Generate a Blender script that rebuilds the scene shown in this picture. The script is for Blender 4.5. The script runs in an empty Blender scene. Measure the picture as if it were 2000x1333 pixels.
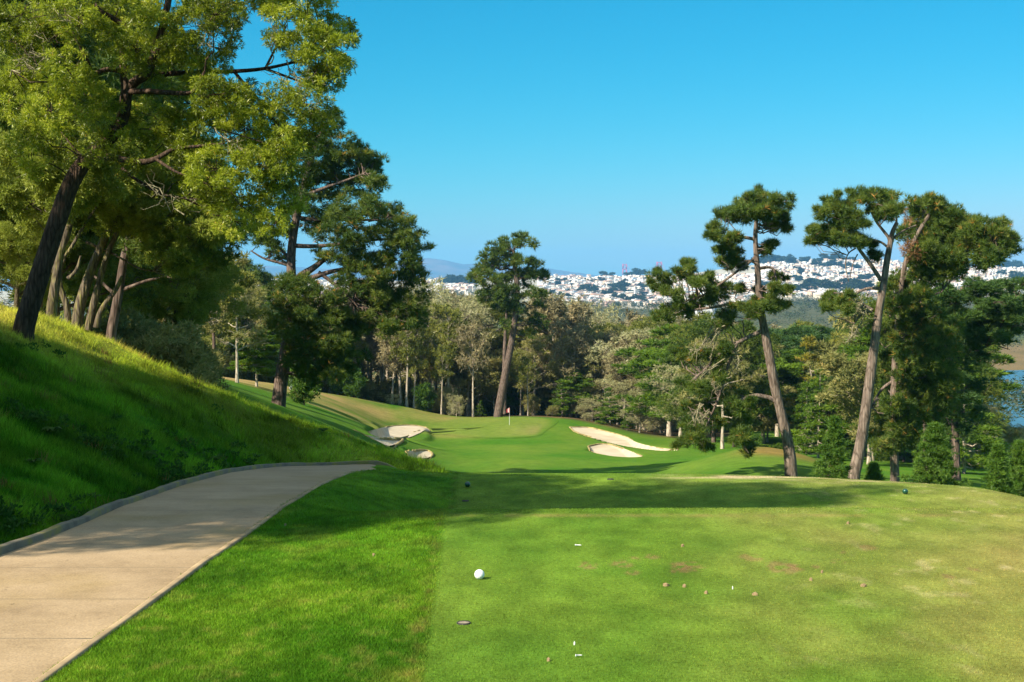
import bpy, math
import numpy as np

# ------------------------------------------------------------------ camera, world, sun, exposure
C = bpy.context.scene.collection
SC = bpy.context.scene
rng = np.random.default_rng(11)
CAMH, FPX, CX, CY, HORIZON = 2.4, 3000.0, 1000.0, 666.5, 552.0
PITCH = math.atan((CY - HORIZON) / FPX)
cam_data = bpy.data.cameras.new('camera')
cam = bpy.data.objects.new('camera', cam_data); C.objects.link(cam)
cam_data.sensor_width = 36; cam_data.lens = 54.0
cam_data.clip_start = 0.1; cam_data.clip_end = 60000
cam.location = (0, 0, CAMH); cam.rotation_euler = (math.pi / 2 - PITCH, 0, 0)
SC.camera = cam

SUN_EL = math.radians(38)
SUN_AZ = math.radians(231)                 # clockwise from +Y (view direction): sun on the left, a little behind
SUNV = np.array([math.sin(SUN_AZ) * math.cos(SUN_EL), math.cos(SUN_AZ) * math.cos(SUN_EL), math.sin(SUN_EL)])
world = bpy.data.worlds.new('World'); SC.world = world; world.use_nodes = True
nt = world.node_tree; bg = nt.nodes['Background']
sky = nt.nodes.new('ShaderNodeTexSky'); sky.sky_type = 'NISHITA'; sky.sun_disc = False
sky.sun_elevation = SUN_EL; sky.sun_rotation = SUN_AZ
sky.air_density = 1.0; sky.dust_density = 0.4; sky.ozone_density = 3.0; sky.altitude = 60
sep = nt.nodes.new('ShaderNodeSeparateColor'); cmb = nt.nodes.new('ShaderNodeCombineColor')
nt.links.new(sky.outputs['Color'], sep.inputs[0])
for ch, gam, k in (('Red', 3.7, 0.0027), ('Green', 1.0, 0.615), ('Blue', 1.0, 0.75)):
    pw = nt.nodes.new('ShaderNodeMath'); pw.operation = 'POWER'; pw.inputs[1].default_value = gam
    ml = nt.nodes.new('ShaderNodeMath'); ml.operation = 'MULTIPLY'; ml.inputs[1].default_value = k
    nt.links.new(sep.outputs[ch], pw.inputs[0]); nt.links.new(pw.outputs[0], ml.inputs[0]); 
    if ch == 'Red':
        mn = nt.nodes.new('ShaderNodeMath'); mn.operation = 'MINIMUM'; mg_ = nt.nodes.new('ShaderNodeMath'); mg_.operation = 'MULTIPLY'; mg_.inputs[1].default_value = 0.62
        nt.links.new(sep.outputs['Green'], mg_.inputs[0]); nt.links.new(ml.outputs[0], mn.inputs[0]); nt.links.new(mg_.outputs[0], mn.inputs[1]); ml = mn
    nt.links.new(ml.outputs[0], cmb.inputs[ch])
# brightness added to the unseen upper sky to lift the ambient light
tcw = nt.nodes.new('ShaderNodeTexCoord'); sxyz = nt.nodes.new('ShaderNodeSeparateXYZ'); nt.links.new(tcw.outputs['Generated'], sxyz.inputs[0])
mr = nt.nodes.new('ShaderNodeMapRange'); mr.interpolation_type = 'SMOOTHSTEP'
for k_, v_ in (('From Min', .28), ('From Max', .80), ('To Min', 0.0), ('To Max', 1.0)): mr.inputs[k_].default_value = v_
nt.links.new(sxyz.outputs['Z'], mr.inputs['Value'])
zenith_fill = nt.nodes.new('ShaderNodeMix'); zenith_fill.data_type = 'RGBA'; zenith_fill.blend_type = 'ADD'
nt.links.new(mr.outputs[0], zenith_fill.inputs[0]); nt.links.new(cmb.outputs[0], zenith_fill.inputs[6]); zenith_fill.inputs[7].default_value = (3.0, 2.8, 2.2, 1)
nt.links.new(zenith_fill.outputs[2], bg.inputs['Color'])
bg.inputs['Strength'].default_value = 0.085
sun_l = bpy.data.lights.new('sun', 'SUN'); sun_l.energy = 5.0; sun_l.angle = math.radians(0.53); sun_l.color = (1.0, 0.90, 0.74)
sun_o = bpy.data.objects.new('sun', sun_l); C.objects.link(sun_o)
import mathutils
sun_o.rotation_euler = mathutils.Vector(SUNV).to_track_quat('Z', 'Y').to_euler()
sun_o.location = (-60, -20, 60)
SC.view_settings.view_transform = 'Standard'; SC.view_settings.look = 'None'
SC.view_settings.exposure = 1.0; SC.view_settings.gamma = 1.0
SC.render.engine = 'CYCLES'
SC.cycles.max_bounces = 6; SC.cycles.diffuse_bounces = 3; SC.cycles.glossy_bounces = 2
SC.cycles.transmission_bounces = 3; SC.cycles.volume_bounces = 1; SC.cycles.transparent_max_bounces = 4
SC.cycles.use_denoising = True
SC.cycles.use_adaptive_sampling = True; SC.cycles.adaptive_threshold = 0.015

# ------------------------------------------------------------------ helpers
def P(px, py, d):
    """world point at depth d (metres along +Y) seen in direction (px, py) of the photograph"""
    u = (np.asarray(px, float) - CX) / FPX; v = (CY - np.asarray(py, float)) / FPX
    fy = math.cos(PITCH) + v * math.sin(PITCH); fz = -math.sin(PITCH) + v * math.cos(PITCH)
    s = np.asarray(d, float) / fy
    return np.stack(np.broadcast_arrays(u * s, np.asarray(d, float), CAMH + fz * s), -1)
def nrm(a): return a / np.maximum(np.linalg.norm(a, axis=-1, keepdims=True), 1e-9)
def sm(a, b, x):
    t = np.clip((np.asarray(x, float) - a) / (b - a), 0, 1); return t * t * (3 - 2 * t)
def tag(o, label=None, cat=None, group=None, kind=None):
    if label: o['label'] = label
    if cat: o['category'] = cat
    if group: o['group'] = group
    if kind: o['kind'] = kind
    return o
def empty(name, loc, label, cat, group=None):
    o = bpy.data.objects.new(name, None); C.objects.link(o); o.location = [float(a) for a in loc]
    o.empty_display_size = 0.3
    return tag(o, label, cat, group)
def meshdata(name, V, Fc, mats, tint=None, col=None, smooth=False, midx=None):
    V = np.asarray(V, np.float32); Fc = np.asarray(Fc, np.int32)
    me = bpy.data.meshes.new(name); n, k = Fc.shape
    me.vertices.add(len(V)); me.vertices.foreach_set('co', V.ravel())
    me.loops.add(n * k); me.loops.foreach_set('vertex_index', Fc.ravel())
    me.polygons.add(n)
    me.polygons.foreach_set('loop_start', np.arange(0, n * k, k, dtype=np.int32))
    me.polygons.foreach_set('loop_total', np.full(n, k, np.int32))
    if smooth: me.polygons.foreach_set('use_smooth', np.ones(n, bool))
    if midx is not None: me.polygons.foreach_set('material_index', np.asarray(midx, np.int32))
    for m in (mats if isinstance(mats, (list, tuple)) else [mats]): me.materials.append(m)
    if tint is not None:
        a = me.attributes.new('tint', 'FLOAT', 'POINT'); a.data.foreach_set('value', np.asarray(tint, np.float32))
    if col is not None:
        a = me.attributes.new('Col', 'FLOAT_COLOR', 'POINT')
        c4 = np.ones((len(V), 4), np.float32); c4[:, :3] = col; a.data.foreach_set('color', c4.ravel())
    me.update(calc_edges=True); me.validate()
    return me
def obj(name, me, parent=None, loc=None):
    o = bpy.data.objects.new(name, me); C.objects.link(o)
    if parent: o.parent = parent
    if loc is not None: o.location = [float(a) for a in loc]
    return o
class MB:
    """collects pieces (all quads or all tris) of one mesh"""
    def __init__(s): s.v = []; s.f = []; s.m = []; s.n = 0
    def add(s, V, Fc, m=0):
        V = np.asarray(V, float).reshape(-1, 3); Fc = np.asarray(Fc, int)
        s.v.append(V); s.f.append(Fc + s.n); s.m.append(np.full(len(Fc), m)); s.n += len(V)
    def box(s, c, d, rz=0.0, m=0):
        x, y, z = [a / 2 for a in d]
        V = np.array([[-x, -y, -z], [x, -y, -z], [x, y, -z], [-x, y, -z], [-x, -y, z], [x, -y, z], [x, y, z], [-x, y, z]])
        cz, sz = math.cos(rz), math.sin(rz)
        V = V @ np.array([[cz, sz, 0], [-sz, cz, 0], [0, 0, 1]]) + np.asarray(c, float)
        s.add(V, [[0, 3, 2, 1], [4, 5, 6, 7], [0, 1, 5, 4], [1, 2, 6, 5], [2, 3, 7, 6], [3, 0, 4, 7]], m)
    def tube(s, pts, rad, sides=8, m=0, cap=False):
        V, Fc = tube(pts, rad, sides)
        s.add(V, Fc, m)
        if cap:
            n = len(pts); base = (n - 1) * sides
            top = np.append(V[base:], [V[base:].mean(0)], 0)
            s.add(top, [[i, (i + 1) % sides, sides, sides] for i in range(sides)], m)
    def mesh(s, name, mats, smooth=False, **k):
        return meshdata(name, np.concatenate(s.v), np.concatenate(s.f), mats, midx=np.concatenate(s.m), smooth=smooth, **k)
def tube(pts, rad, sides=8):
    pts = np.asarray(pts, float); n = len(pts)
    rad = np.broadcast_to(np.asarray(rad, float), (n,))
    t = nrm(np.gradient(pts, axis=0))
    ref = np.where(np.abs(t[:, 2:3]) > 0.9, np.array([[1., 0, 0]]), np.array([[0, 0, 1.]]))
    if np.abs(t[:, 2]).mean() > 0.6: ref = np.tile(np.array([[1., 0, 0]]), (n, 1))
    a = nrm(np.cross(t, ref)); b = np.cross(t, a)
    ang = np.arange(sides) * 2 * math.pi / sides
    V = pts[:, None] + rad[:, None, None] * (a[:, None] * np.cos(ang)[None, :, None] + b[:, None] * np.sin(ang)[None, :, None])
    i = np.arange(n - 1)[:, None] * sides; j = np.arange(sides)[None]; k = (j + 1) % sides
    Fc = np.stack([i + j, i + k, i + sides + k, i + sides + j], -1).reshape(-1, 4)
    return V.reshape(-1, 3), Fc
def smooth_line(pts, n=2):
    pts = np.asarray(pts, float)
    for _ in range(n):
        a = pts[:-1] * .75 + pts[1:] * .25; b = pts[:-1] * .25 + pts[1:] * .75
        pts = np.concatenate([pts[:1], np.stack([a, b], 1).reshape(-1, pts.shape[1]), pts[-1:]])
    return pts
def _h(ix, iy, seed):
    n = (ix.astype(np.int64) * 374761393 + iy.astype(np.int64) * 668265263 + seed * 1442695041) & 0xFFFFFFFF
    n = ((n ^ (n >> 13)) * 1274126177) & 0xFFFFFFFF
    return ((n ^ (n >> 16)) & 0xFFFF) / 65535.0
def vnoise(x, y, seed=0):
    ix, iy = np.floor(x), np.floor(y); fx, fy = x - ix, y - iy
    fx = fx * fx * (3 - 2 * fx); fy = fy * fy * (3 - 2 * fy)
    a, b, c, d = _h(ix, iy, seed), _h(ix + 1, iy, seed), _h(ix, iy + 1, seed), _h(ix + 1, iy + 1, seed)
    return (a * (1 - fx) + b * fx) * (1 - fy) + (c * (1 - fx) + d * fx) * fy
def fbm(x, y, seed=0, o=4):
    r = 0; w = 0
    for k in range(o):
        r = r + vnoise(x * 2 ** k, y * 2 ** k, seed + k) * .5 ** k; w += .5 ** k
    return r / w

# ------------------------------------------------------------------ materials
def mat(name):
    m = bpy.data.materials.new(name); m.use_nodes = True
    return m, m.node_tree, m.node_tree.nodes['Principled BSDF']
def N(t, typ, **kw):
    n = t.nodes.new(typ)
    for k, v in kw.items(): n.inputs[k.replace('_', ' ')].default_value = v
    return n
def ramp(t, stops):
    r = t.nodes.new('ShaderNodeValToRGB'); e = r.color_ramp.elements
    e[0].position, e[0].color = stops[0][0], (*stops[0][1], 1)
    e[1].position, e[1].color = stops[-1][0], (*stops[-1][1], 1)
    for p, c in stops[1:-1]:
        x = e.new(p); x.color = (*c, 1)
    return r
def leaf_mat(name, stops, trans=0.3, rough=0.55, spec=0.3):
    m, t, b = mat(name)
    a = t.nodes.new('ShaderNodeAttribute'); a.attribute_name = 'tint'
    r = ramp(t, stops); t.links.new(a.outputs['Fac'], r.inputs['Fac'])
    b.inputs['Roughness'].default_value = rough; b.inputs['Specular IOR Level'].default_value = spec
    t.links.new(r.outputs['Color'], b.inputs['Base Color'])
    tr = t.nodes.new('ShaderNodeBsdfTranslucent'); t.links.new(r.outputs['Color'], tr.inputs['Color'])
    mx = t.nodes.new('ShaderNodeMixShader'); mx.inputs[0].default_value = trans
    t.links.new(b.outputs[0], mx.inputs[1]); t.links.new(tr.outputs[0], mx.inputs[2])
    t.links.new(mx.outputs[0], t.nodes['Material Output'].inputs['Surface'])
    return m
def bark_mat(name, c1, c2, scale=1.0, c3=None):
    m, t, b = mat(name)
    tc = t.nodes.new('ShaderNodeTexCoord'); mp = t.nodes.new('ShaderNodeMapping')
    mp.inputs['Scale'].default_value = (9 * scale, 9 * scale, 1.6 * scale)
    t.links.new(tc.outputs['Object'], mp.inputs['Vector'])
    no = N(t, 'ShaderNodeTexNoise', Scale=1.6, Detail=6.0, Roughness=0.65); t.links.new(mp.outputs[0], no.inputs['Vector'])
    vo = t.nodes.new('ShaderNodeTexVoronoi'); vo.feature = 'DISTANCE_TO_EDGE'; vo.inputs['Scale'].default_value = 1.3
    t.links.new(mp.outputs[0], vo.inputs['Vector'])
    stops = [(0.3, c1), (0.62, c2)] if c3 is None else [(0.3, c1), (0.5, c2), (0.68, c3)]
    r = ramp(t, stops); t.links.new(no.outputs['Fac'], r.inputs['Fac'])
    cr = ramp(t, [(0.0, (.35, .33, .3)), (0.16, (1, 1, 1))]); t.links.new(vo.outputs['Distance'], cr.inputs['Fac'])
    mx = t.nodes.new('ShaderNodeMix'); mx.data_type = 'RGBA'; mx.blend_type = 'MULTIPLY'; mx.inputs[0].default_value = 0.8
    t.links.new(r.outputs['Color'], mx.inputs[6]); t.links.new(cr.outputs['Color'], mx.inputs[7])
    t.links.new(mx.outputs[2], b.inputs['Base Color'])
    b.inputs['Roughness'].default_value = 0.9; b.inputs['Specular IOR Level'].default_value = 0.15
    bp = N(t, 'ShaderNodeBump', Strength=0.9, Distance=0.05); t.links.new(vo.outputs['Distance'], bp.inputs['Height'])
    t.links.new(bp.outputs[0], b.inputs['Normal'])
    return m
def plain(name, c, rough=0.6, spec=0.3, vary=0.12, scale=8.0):
    m, t, b = mat(name)
    no = N(t, 'ShaderNodeTexNoise', Scale=scale, Detail=4.0)
    tc = t.nodes.new('ShaderNodeTexCoord'); t.links.new(tc.outputs['Object'], no.inputs['Vector'])
    lo = tuple(max(0, x * (1 - vary)) for x in c); hi = tuple(min(1, x * (1 + vary)) for x in c)
    r = ramp(t, [(0.3, lo), (0.7, hi)]); t.links.new(no.outputs['Fac'], r.inputs['Fac'])
    t.links.new(r.outputs['Color'], b.inputs['Base Color'])
    b.inputs['Roughness'].default_value = rough; b.inputs['Specular IOR Level'].default_value = spec
    return m

M = {}
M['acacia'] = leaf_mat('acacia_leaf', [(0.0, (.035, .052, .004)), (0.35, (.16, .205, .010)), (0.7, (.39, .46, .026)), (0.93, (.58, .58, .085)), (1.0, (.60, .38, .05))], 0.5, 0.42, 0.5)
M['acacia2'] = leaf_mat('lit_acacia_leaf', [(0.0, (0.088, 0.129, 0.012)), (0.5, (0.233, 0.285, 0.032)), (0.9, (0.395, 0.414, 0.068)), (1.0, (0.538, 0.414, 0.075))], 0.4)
M['pine'] = leaf_mat('pine_needle', [(0.0, (0.034, 0.070, 0.011)), (0.45, (0.088, 0.145, 0.018)), (0.8, (0.190, 0.229, 0.033)), (0.94, (0.324, 0.276, 0.045)), (1.0, (0.587, 0.276, 0.054))], 0.38)
M['pineb'] = leaf_mat('pine_needle_bluish', [(0.0, (0.024, 0.066, 0.018)), (0.5, (0.059, 0.131, 0.033)), (0.85, (0.123, 0.197, 0.036)), (0.96, (0.270, 0.240, 0.046)), (1.0, (0.540, 0.218, 0.055))], 0.38)
M['pineo'] = leaf_mat('pine_needle_olive', [(0.0, (0.071, 0.088, 0.014)), (0.45, (0.179, 0.202, 0.032)), (0.8, (0.340, 0.331, 0.061)), (1.0, (0.600, 0.445, 0.100))], 0.38)
M['cyp'] = leaf_mat('cypress_spray', [(0.0, (0.036, 0.077, 0.008)), (0.4, (0.091, 0.171, 0.012)), (0.8, (0.192, 0.298, 0.019)), (1.0, (0.324, 0.376, 0.041))], 0.4)
M['cypd'] = leaf_mat('cypress_dark', [(0.0, (0.025, 0.061, 0.015)), (0.5, (0.066, 0.135, 0.028)), (0.9, (0.140, 0.224, 0.040)), (1.0, (0.227, 0.257, 0.059))], 0.4)
M['cypg'] = leaf_mat('cypress_gold', [(0.0, (0.117, 0.140, 0.015)), (0.5, (0.308, 0.282, 0.037)), (0.9, (0.567, 0.390, 0.068)), (1.0, (0.600, 0.368, 0.075))], 0.4)
M['euc'] = leaf_mat('eucalypt_leaf', [(0.0, (0.107, 0.096, 0.051)), (0.4, (0.258, 0.225, 0.111)), (0.8, (0.453, 0.374, 0.188)), (1.0, (0.600, 0.490, 0.266))], 0.4)
M['oak'] = leaf_mat('scrub_leaf', [(0.0, (0.088, 0.098, 0.026)), (0.4, (0.221, 0.226, 0.063)), (0.8, (0.413, 0.370, 0.123)), (1.0, (0.585, 0.412, 0.139))], 0.4)
M['pale'] = leaf_mat('lichen_leaf', [(0.0, (0.174, 0.180, 0.076)), (0.5, (0.406, 0.388, 0.179)), (1.0, (0.600, 0.600, 0.356))], 0.4)
M['young'] = leaf_mat('young_fir', [(0.0, (0.031, 0.075, 0.007)), (0.5, (0.081, 0.169, 0.015)), (1.0, (0.175, 0.263, 0.031))], 0.3)
M['dead'] = leaf_mat('dead_needle', [(0.0, (.12, .05, .02)), (0.5, (.28, .14, .05)), (1.0, (.45, .27, .12))], 0.2)
M['far'] = leaf_mat('far_leaf', [(0.0, (0.014, 0.028, 0.010)), (0.5, (0.033, 0.059, 0.018)), (0.85, (0.060, 0.079, 0.025)), (1.0, (0.097, 0.087, 0.043))], 0.15)
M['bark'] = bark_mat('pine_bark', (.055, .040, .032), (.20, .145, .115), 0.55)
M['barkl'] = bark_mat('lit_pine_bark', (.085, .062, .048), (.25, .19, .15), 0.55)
M['barkd'] = bark_mat('acacia_bark', (.030, .020, .014), (.105, .068, .046), 1.2)
M['barkm'] = bark_mat('mossy_bark', (.05, .040, .028), (.15, .12, .085), 1.0, (.24, .22, .06))
M['barkp'] = bark_mat('pale_bark', (.22, .175, .125), (.60, .51, .39), 0.4)
M['lichen'] = bark_mat('lichen_twig', (.16, .14, .085), (.40, .36, .22), 1.0)

# ------------------------------------------------------------------ terrain
CTRL = """42:-300 620,0 640,200 700,400 775,600 855,800 945,1000 1000,1300 1010,1600 1012,1950 1030,2300 1050
60:-300 640,0 660,200 705,400 765,545 803,700 900,850 970,1000 985,1300 985,1600 985,1950 1000,2300 1010
85:-300 660,0 670,250 700,430 760,545 798,700 870,850 935,1000 955,1300 950,1460 930,1545 930,1668 940,1800 950,1900 962,2000 980,2300 1000
105:-300 660,0 672,430 750,545 790,700 845,850 918,1000 928,1300 925,1400 890,1480 872,1580 890,1620 905,1700 925,1800 930,1950 945
120:0 673,430 745,600 800,700 835,850 905,1000 907,1300 905,1400 893,1480 885,1600 900,1800 920,1950 930,2300 960
150:0 675,430 738,600 785,700 822,780 852,850 876,1000 878,1200 880,1300 882,1400 880,1500 880,1720 900,1950 910
180:-300 665,0 676,400 733,560 753,700 800,780 838,850 848,1000 848,1150 855,1300 862,1400 858,1500 858,1720 880,1950 890,2300 910
205:400 738,560 757,700 778,800 797,870 815,1000 816,1100 818,1200 832,1300 848,1400 850,1500 846,1720 866,1950 878
235:0 680,400 745,560 765,700 785,800 805,900 815,1000 818,1100 820,1200 828,1300 840,1500 838,1720 850,1950 865
320:-300 680,0 690,400 760,700 800,1000 815,1300 825,1600 830,1950 850,2300 860
480:-300 750,0 760,500 830,900 836,1300 836,1700 836,1950 836,2300 836
560:-300 750,0 770,600 833,1000 833,1500 833,1950 833,2300 833
700:0 740,600 785,1000 785,1500 785,1950 785,2300 785
830:0 700,500 722,1000 722,1500 722,1950 722,2300 722
1100:-300 640,0 650,400 650,800 650,1100 645,1500 655,1950 670,2300 670
1800:0 620,500 615,900 605,1100 612,1300 612,1500 605,1950 600,2300 600
2500:0 600,500 585,900 580,1100 592,1300 600,1500 585,1950 575,2300 580
3500:-300 590,0 585,500 562,900 562,1100 560,1300 566,1500 548,1600 545,1950 548,2300 550
4500:-300 575,0 570,500 545,900 548,1100 541,1300 540,1450 520,1600 508,1750 512,1950 524,2300 530
6500:-300 580,500 575,1000 572,1500 572,2300 575"""
cp = []
for ln in CTRL.split('\n'):
    d, r = ln.split(':')
    for q in r.split(','):
        a, b = q.split(); cp.append((float(a), float(d), float(b)))
cp = np.array(cp)
SX, SL = 400.0, 0.45
def _tps(r2): return 0.5 * r2 * np.log(r2 + 1e-12)
_X = np.stack([cp[:, 0] / SX, np.log(cp[:, 1]) / SL], 1)
_K = _tps(((_X[:, None] - _X[None]) ** 2).sum(-1)) + np.eye(len(cp)) * 0.004
_Pm = np.concatenate([np.ones((len(cp), 1)), _X], 1)
_A = np.block([[_K, _Pm], [_Pm.T, np.zeros((3, 3))]])
_W = np.linalg.solve(_A, np.concatenate([cp[:, 2], np.zeros(3)]))
def py_far(px, d):
    sh = np.broadcast(px, d).shape
    px = np.clip(np.broadcast_to(px, sh).ravel(), -300, 2300); d = np.clip(np.broadcast_to(d, sh).ravel(), 40, 6500)
    out = np.empty(len(px)); q = np.stack([px / SX, np.log(d) / SL], 1)
    for i in range(0, len(px), 60000):
        s = slice(i, i + 60000)
        r2 = ((q[s, None] - _X[None]) ** 2).sum(-1)
        out[s] = _tps(r2) @ _W[:-3] + _W[-3] + q[s] @ _W[-2:]
    return out.reshape(sh)
KERB = smooth_line([(-5.2, -15), (-4.95, 4), (-4.75, 10), (-4.5, 13.5), (-4.38, 14.8), (-4.33, 17.3), (-4.38, 20.4), (-4.35, 23.7), (-4.25, 27.0), (-3.95, 29.0), (-3.2, 29.9), (-2.4, 29.95), (-1.0, 29.7), (3, 29)], 2)
REDGE = smooth_line([(-3.2, -15), (-3.05, 4), (-2.86, 9.2), (-2.72, 11.65), (-2.6, 14.75), (-2.58, 17.9), (-2.62, 22.1), (-2.45, 26.0), (-1.95, 27.6), (-1.0, 27.9), (3, 27.3)], 2)
def z_path(y): return np.interp(y, [0, 13, 17, 20.3, 23.7, 27.3, 29.6, 40], [0, 0, -.10, -.30, -.55, -.90, -1.15, -1.6])
def seg_dist(x, y, line):
    best = np.full(x.shape, 1e9)
    for a, b in zip(line[:-1], line[1:]):
        ab = b - a; t = np.clip(((x - a[0]) * ab[0] + (y - a[1]) * ab[1]) / (ab @ ab), 0, 1)
        best = np.minimum(best, np.hypot(x - a[0] - t * ab[0], y - a[1] - t * ab[1]))
    return best
_kx = KERB[:-14]; 
def kerb_side(x, y):
    """> 0 on the hill side of the kerb"""
    xk = np.interp(y, KERB[KERB[:, 1].argsort()][:, 1], KERB[KERB[:, 1].argsort()][:, 0])
    return xk - x
_ki = int(np.argmax(KERB[:, 1]))
def hill_mask(x, y):
    left = x < np.interp(y, KERB[:_ki + 1, 1], KERB[:_ki + 1, 0])
    yk = np.interp(x, [KERB[_ki, 0]] + list(KERB[_ki + 1:, 0]), [KERB[_ki, 1]] + list(KERB[_ki + 1:, 1]))
    back = (x >= KERB[_ki, 0]) & (y > yk)
    return (left & (y <= KERB[_ki, 1])) | back | ((x < KERB[_ki, 0]) & (y > KERB[_ki, 1]))
_cr = np.array([(-700, 470), (-300, 505), (0, 588), (100, 612), (200, 652), (250, 684), (400, 747), (500, 787), (600, 820), (700, 856), (800, 886), (848, 904), (880, 925), (920, 965), (1000, 1010)], float)
def CREST_Z(x): return np.interp(x, (_cr[:, 0] - CX) / FPX * 31, CAMH - (_cr[:, 1] - HORIZON) / FPX * 31 - .10)
def z_near(x, y):
    edge = 16.05 + 0.10 * np.sin(x * .5)
    tee = -0.74 * sm(edge, edge + 2.6, y)
    ye = 26.2 - 0.062 * np.clip(x - 2, 0, 9) ** 2
    over = y - ye
    tee = tee - 0.30 * (np.logaddexp(0, over * 1.6) / 1.6)
    side = np.clip(x - 7.2 - np.clip(16 - y, 0, 10) * .15, 0, None)
    tee = tee - 0.16 * side ** 1.25
    zp = z_path(y)
    w = sm(-2.6, -0.7, x)
    z = zp * (1 - w) + tee * w
    z = np.where((x < -2.5) & (y < 28.2), zp, z)
    hm = hill_mask(x, y)
    dist = seg_dist(x, y, KERB)
    zk = z_path(np.clip(y, 0, 30.0))
    lump = (fbm(x * .8, y * .8, 5, 3) - .5) * .22 * sm(0.4, 2, dist)
    za = zk + .03 + .72 * np.clip(dist - .16, 0, None)
    zc = CREST_Z(x) - .17 * np.clip(y - 31, 0, None)
    zh = -np.log(np.exp(-3 * za) + np.exp(-3 * zc)) / 3 + lump
    zh = np.where(dist < .5, np.minimum(zh, zk + .03 + .3 * dist), zh)
    s_ = sm(-1.5, -.4, x)
    z = np.where(hm, zh * (1 - s_) + tee * s_, z)
    return z
def terrain(x, y):
    x = np.asarray(x, float); y = np.asarray(y, float)
    w = sm(31.5, 42, y)
    zn = z_near(x, np.minimum(y, 46))
    yy = np.maximum(y, 30.0)
    px = CX + FPX * x / yy
    zf = P(px, py_far(px, yy), yy)[..., 2] if np.any(w > 0) else 0
    z = zn * (1 - w) + zf * w
    z = z + (fbm(x * .06, y * .06, 21, 3) - .5) * .9 * sm(60, 110, y) * (1 - sm(400, 500, y)) * .5
    for b in BOWLS:
        m = bowl(b, x, y); z = z * (1 - b['fl'] * m) + b['z'] * b['fl'] * m - b['depth'] * (.35 if b['fl'] == 0 else 1) * m
    return z
BOWLS = []
def star(poly):
    c = poly.mean(0); v = poly - c
    a = np.arctan2(v[:, 1], v[:, 0]); o = np.argsort(a)
    return dict(c=c, a=np.concatenate([a[o][-1:] - 2 * math.pi, a[o], a[o][:1] + 2 * math.pi]), r=np.concatenate([np.hypot(*v.T)[o][-1:], np.hypot(*v.T)[o], np.hypot(*v.T)[o][:1]]))
def bowl(b, x, y):
    dx, dy = x - b['c'][0], y - b['c'][1]
    q = np.hypot(dx, dy) / np.interp(np.arctan2(dy, dx), b['a'], b['r'])
    return 1 - sm(0.8, 1.06, q)
def find_d(px, py, d0, d1, n=500):
    ds = np.linspace(d0, d1, n)
    x = (px - CX) / FPX * ds
    z = terrain(x, ds)
    # pixel row of each terrain sample
    rel = z - CAMH
    v = (rel * math.cos(PITCH) + ds * math.sin(PITCH)) / (ds * math.cos(PITCH) - rel * math.sin(PITCH))
    r = CY - v * FPX
    k = np.where((r[:-1] - py) * (r[1:] - py) <= 0)[0]
    return ds[k[0]] if len(k) else ds[np.argmin(np.abs(r - py))]
def ground_pt(px, d):
    x = (px - CX) / FPX * d
    return np.array([x, d, float(terrain(np.array([x]), np.array([d]))[0])])

BUNK = [
 ('bunker', [(716, 838), (760, 834), (815, 833), (840, 841), (836, 850), (800, 852), (768, 855), (735, 853), (722, 845)], 'sand bunker with curled edge, left of the green and biggest of the left three'),
 ('bunker', [(690, 848), (715, 851), (745, 857), (788, 858), (782, 866), (755, 874), (720, 870), (700, 860)], 'lower lobe of sand cut into the bank below the big left bunker'),
 ('bunker', [(792, 882), (815, 880), (838, 883), (846, 891), (830, 897), (800, 892)], 'small sliver of sand just above the end of the grassy bank'),
 ('bunker', [(1114, 835), (1150, 835), (1190, 845), (1228, 855), (1245, 866), (1290, 874), (1335, 877), (1300, 881), (1250, 876), (1205, 868), (1160, 855), (1125, 846)], 'long sand bunker sweeping down the right flank of the green'),
 ('bunker', [(1150, 873), (1180, 868), (1215, 875), (1240, 884), (1262, 891), (1225, 893), (1185, 889), (1158, 883)], 'half moon sand bunker in front of the long right bunker'),
]
bunk_polys = []
for nm, pp, lb in BUNK:
    pp = smooth_line(pp + pp[:1], 2)[:-1]
    W = []
    for a, b in pp:
        d = find_d(a, b, 108, 200); W.append(((a - CX) / FPX * d, d))
    bunk_polys.append(np.array(W))
# bunkers are scooped out after every outline is known
_st = [star(p) for p in bunk_polys]
for s_, dp in zip(_st, (.6, .45, .3, .55, .6)):
    s_['depth'] = dp; s_['fl'] = 0.0 if dp == .45 else .5; s_['z'] = float(terrain(s_['c'][None, 0], s_['c'][None, 1])[0])
BOWLS = _st
GREEN = [(815, 836), (835, 826), (870, 818), (930, 814), (1000, 812.5), (1060, 815), (1095, 820), (1085, 830), (1066, 842), (1056, 853), (1000, 857), (930, 856), (870, 850), (835, 844)]
gp = []
for a, b in smooth_line(GREEN + GREEN[:1], 2)[:-1]:
    d = find_d(a, b, 160, 208); gp.append(((a - CX) / FPX * d, d))
green_poly = np.array(gp); green_star = star(green_poly)
def in_star(b, x, y):
    dx, dy = x - b['c'][0], y - b['c'][1]
    return np.hypot(dx, dy) / np.interp(np.arctan2(dy, dx), b['a'], b['r'])

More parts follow.
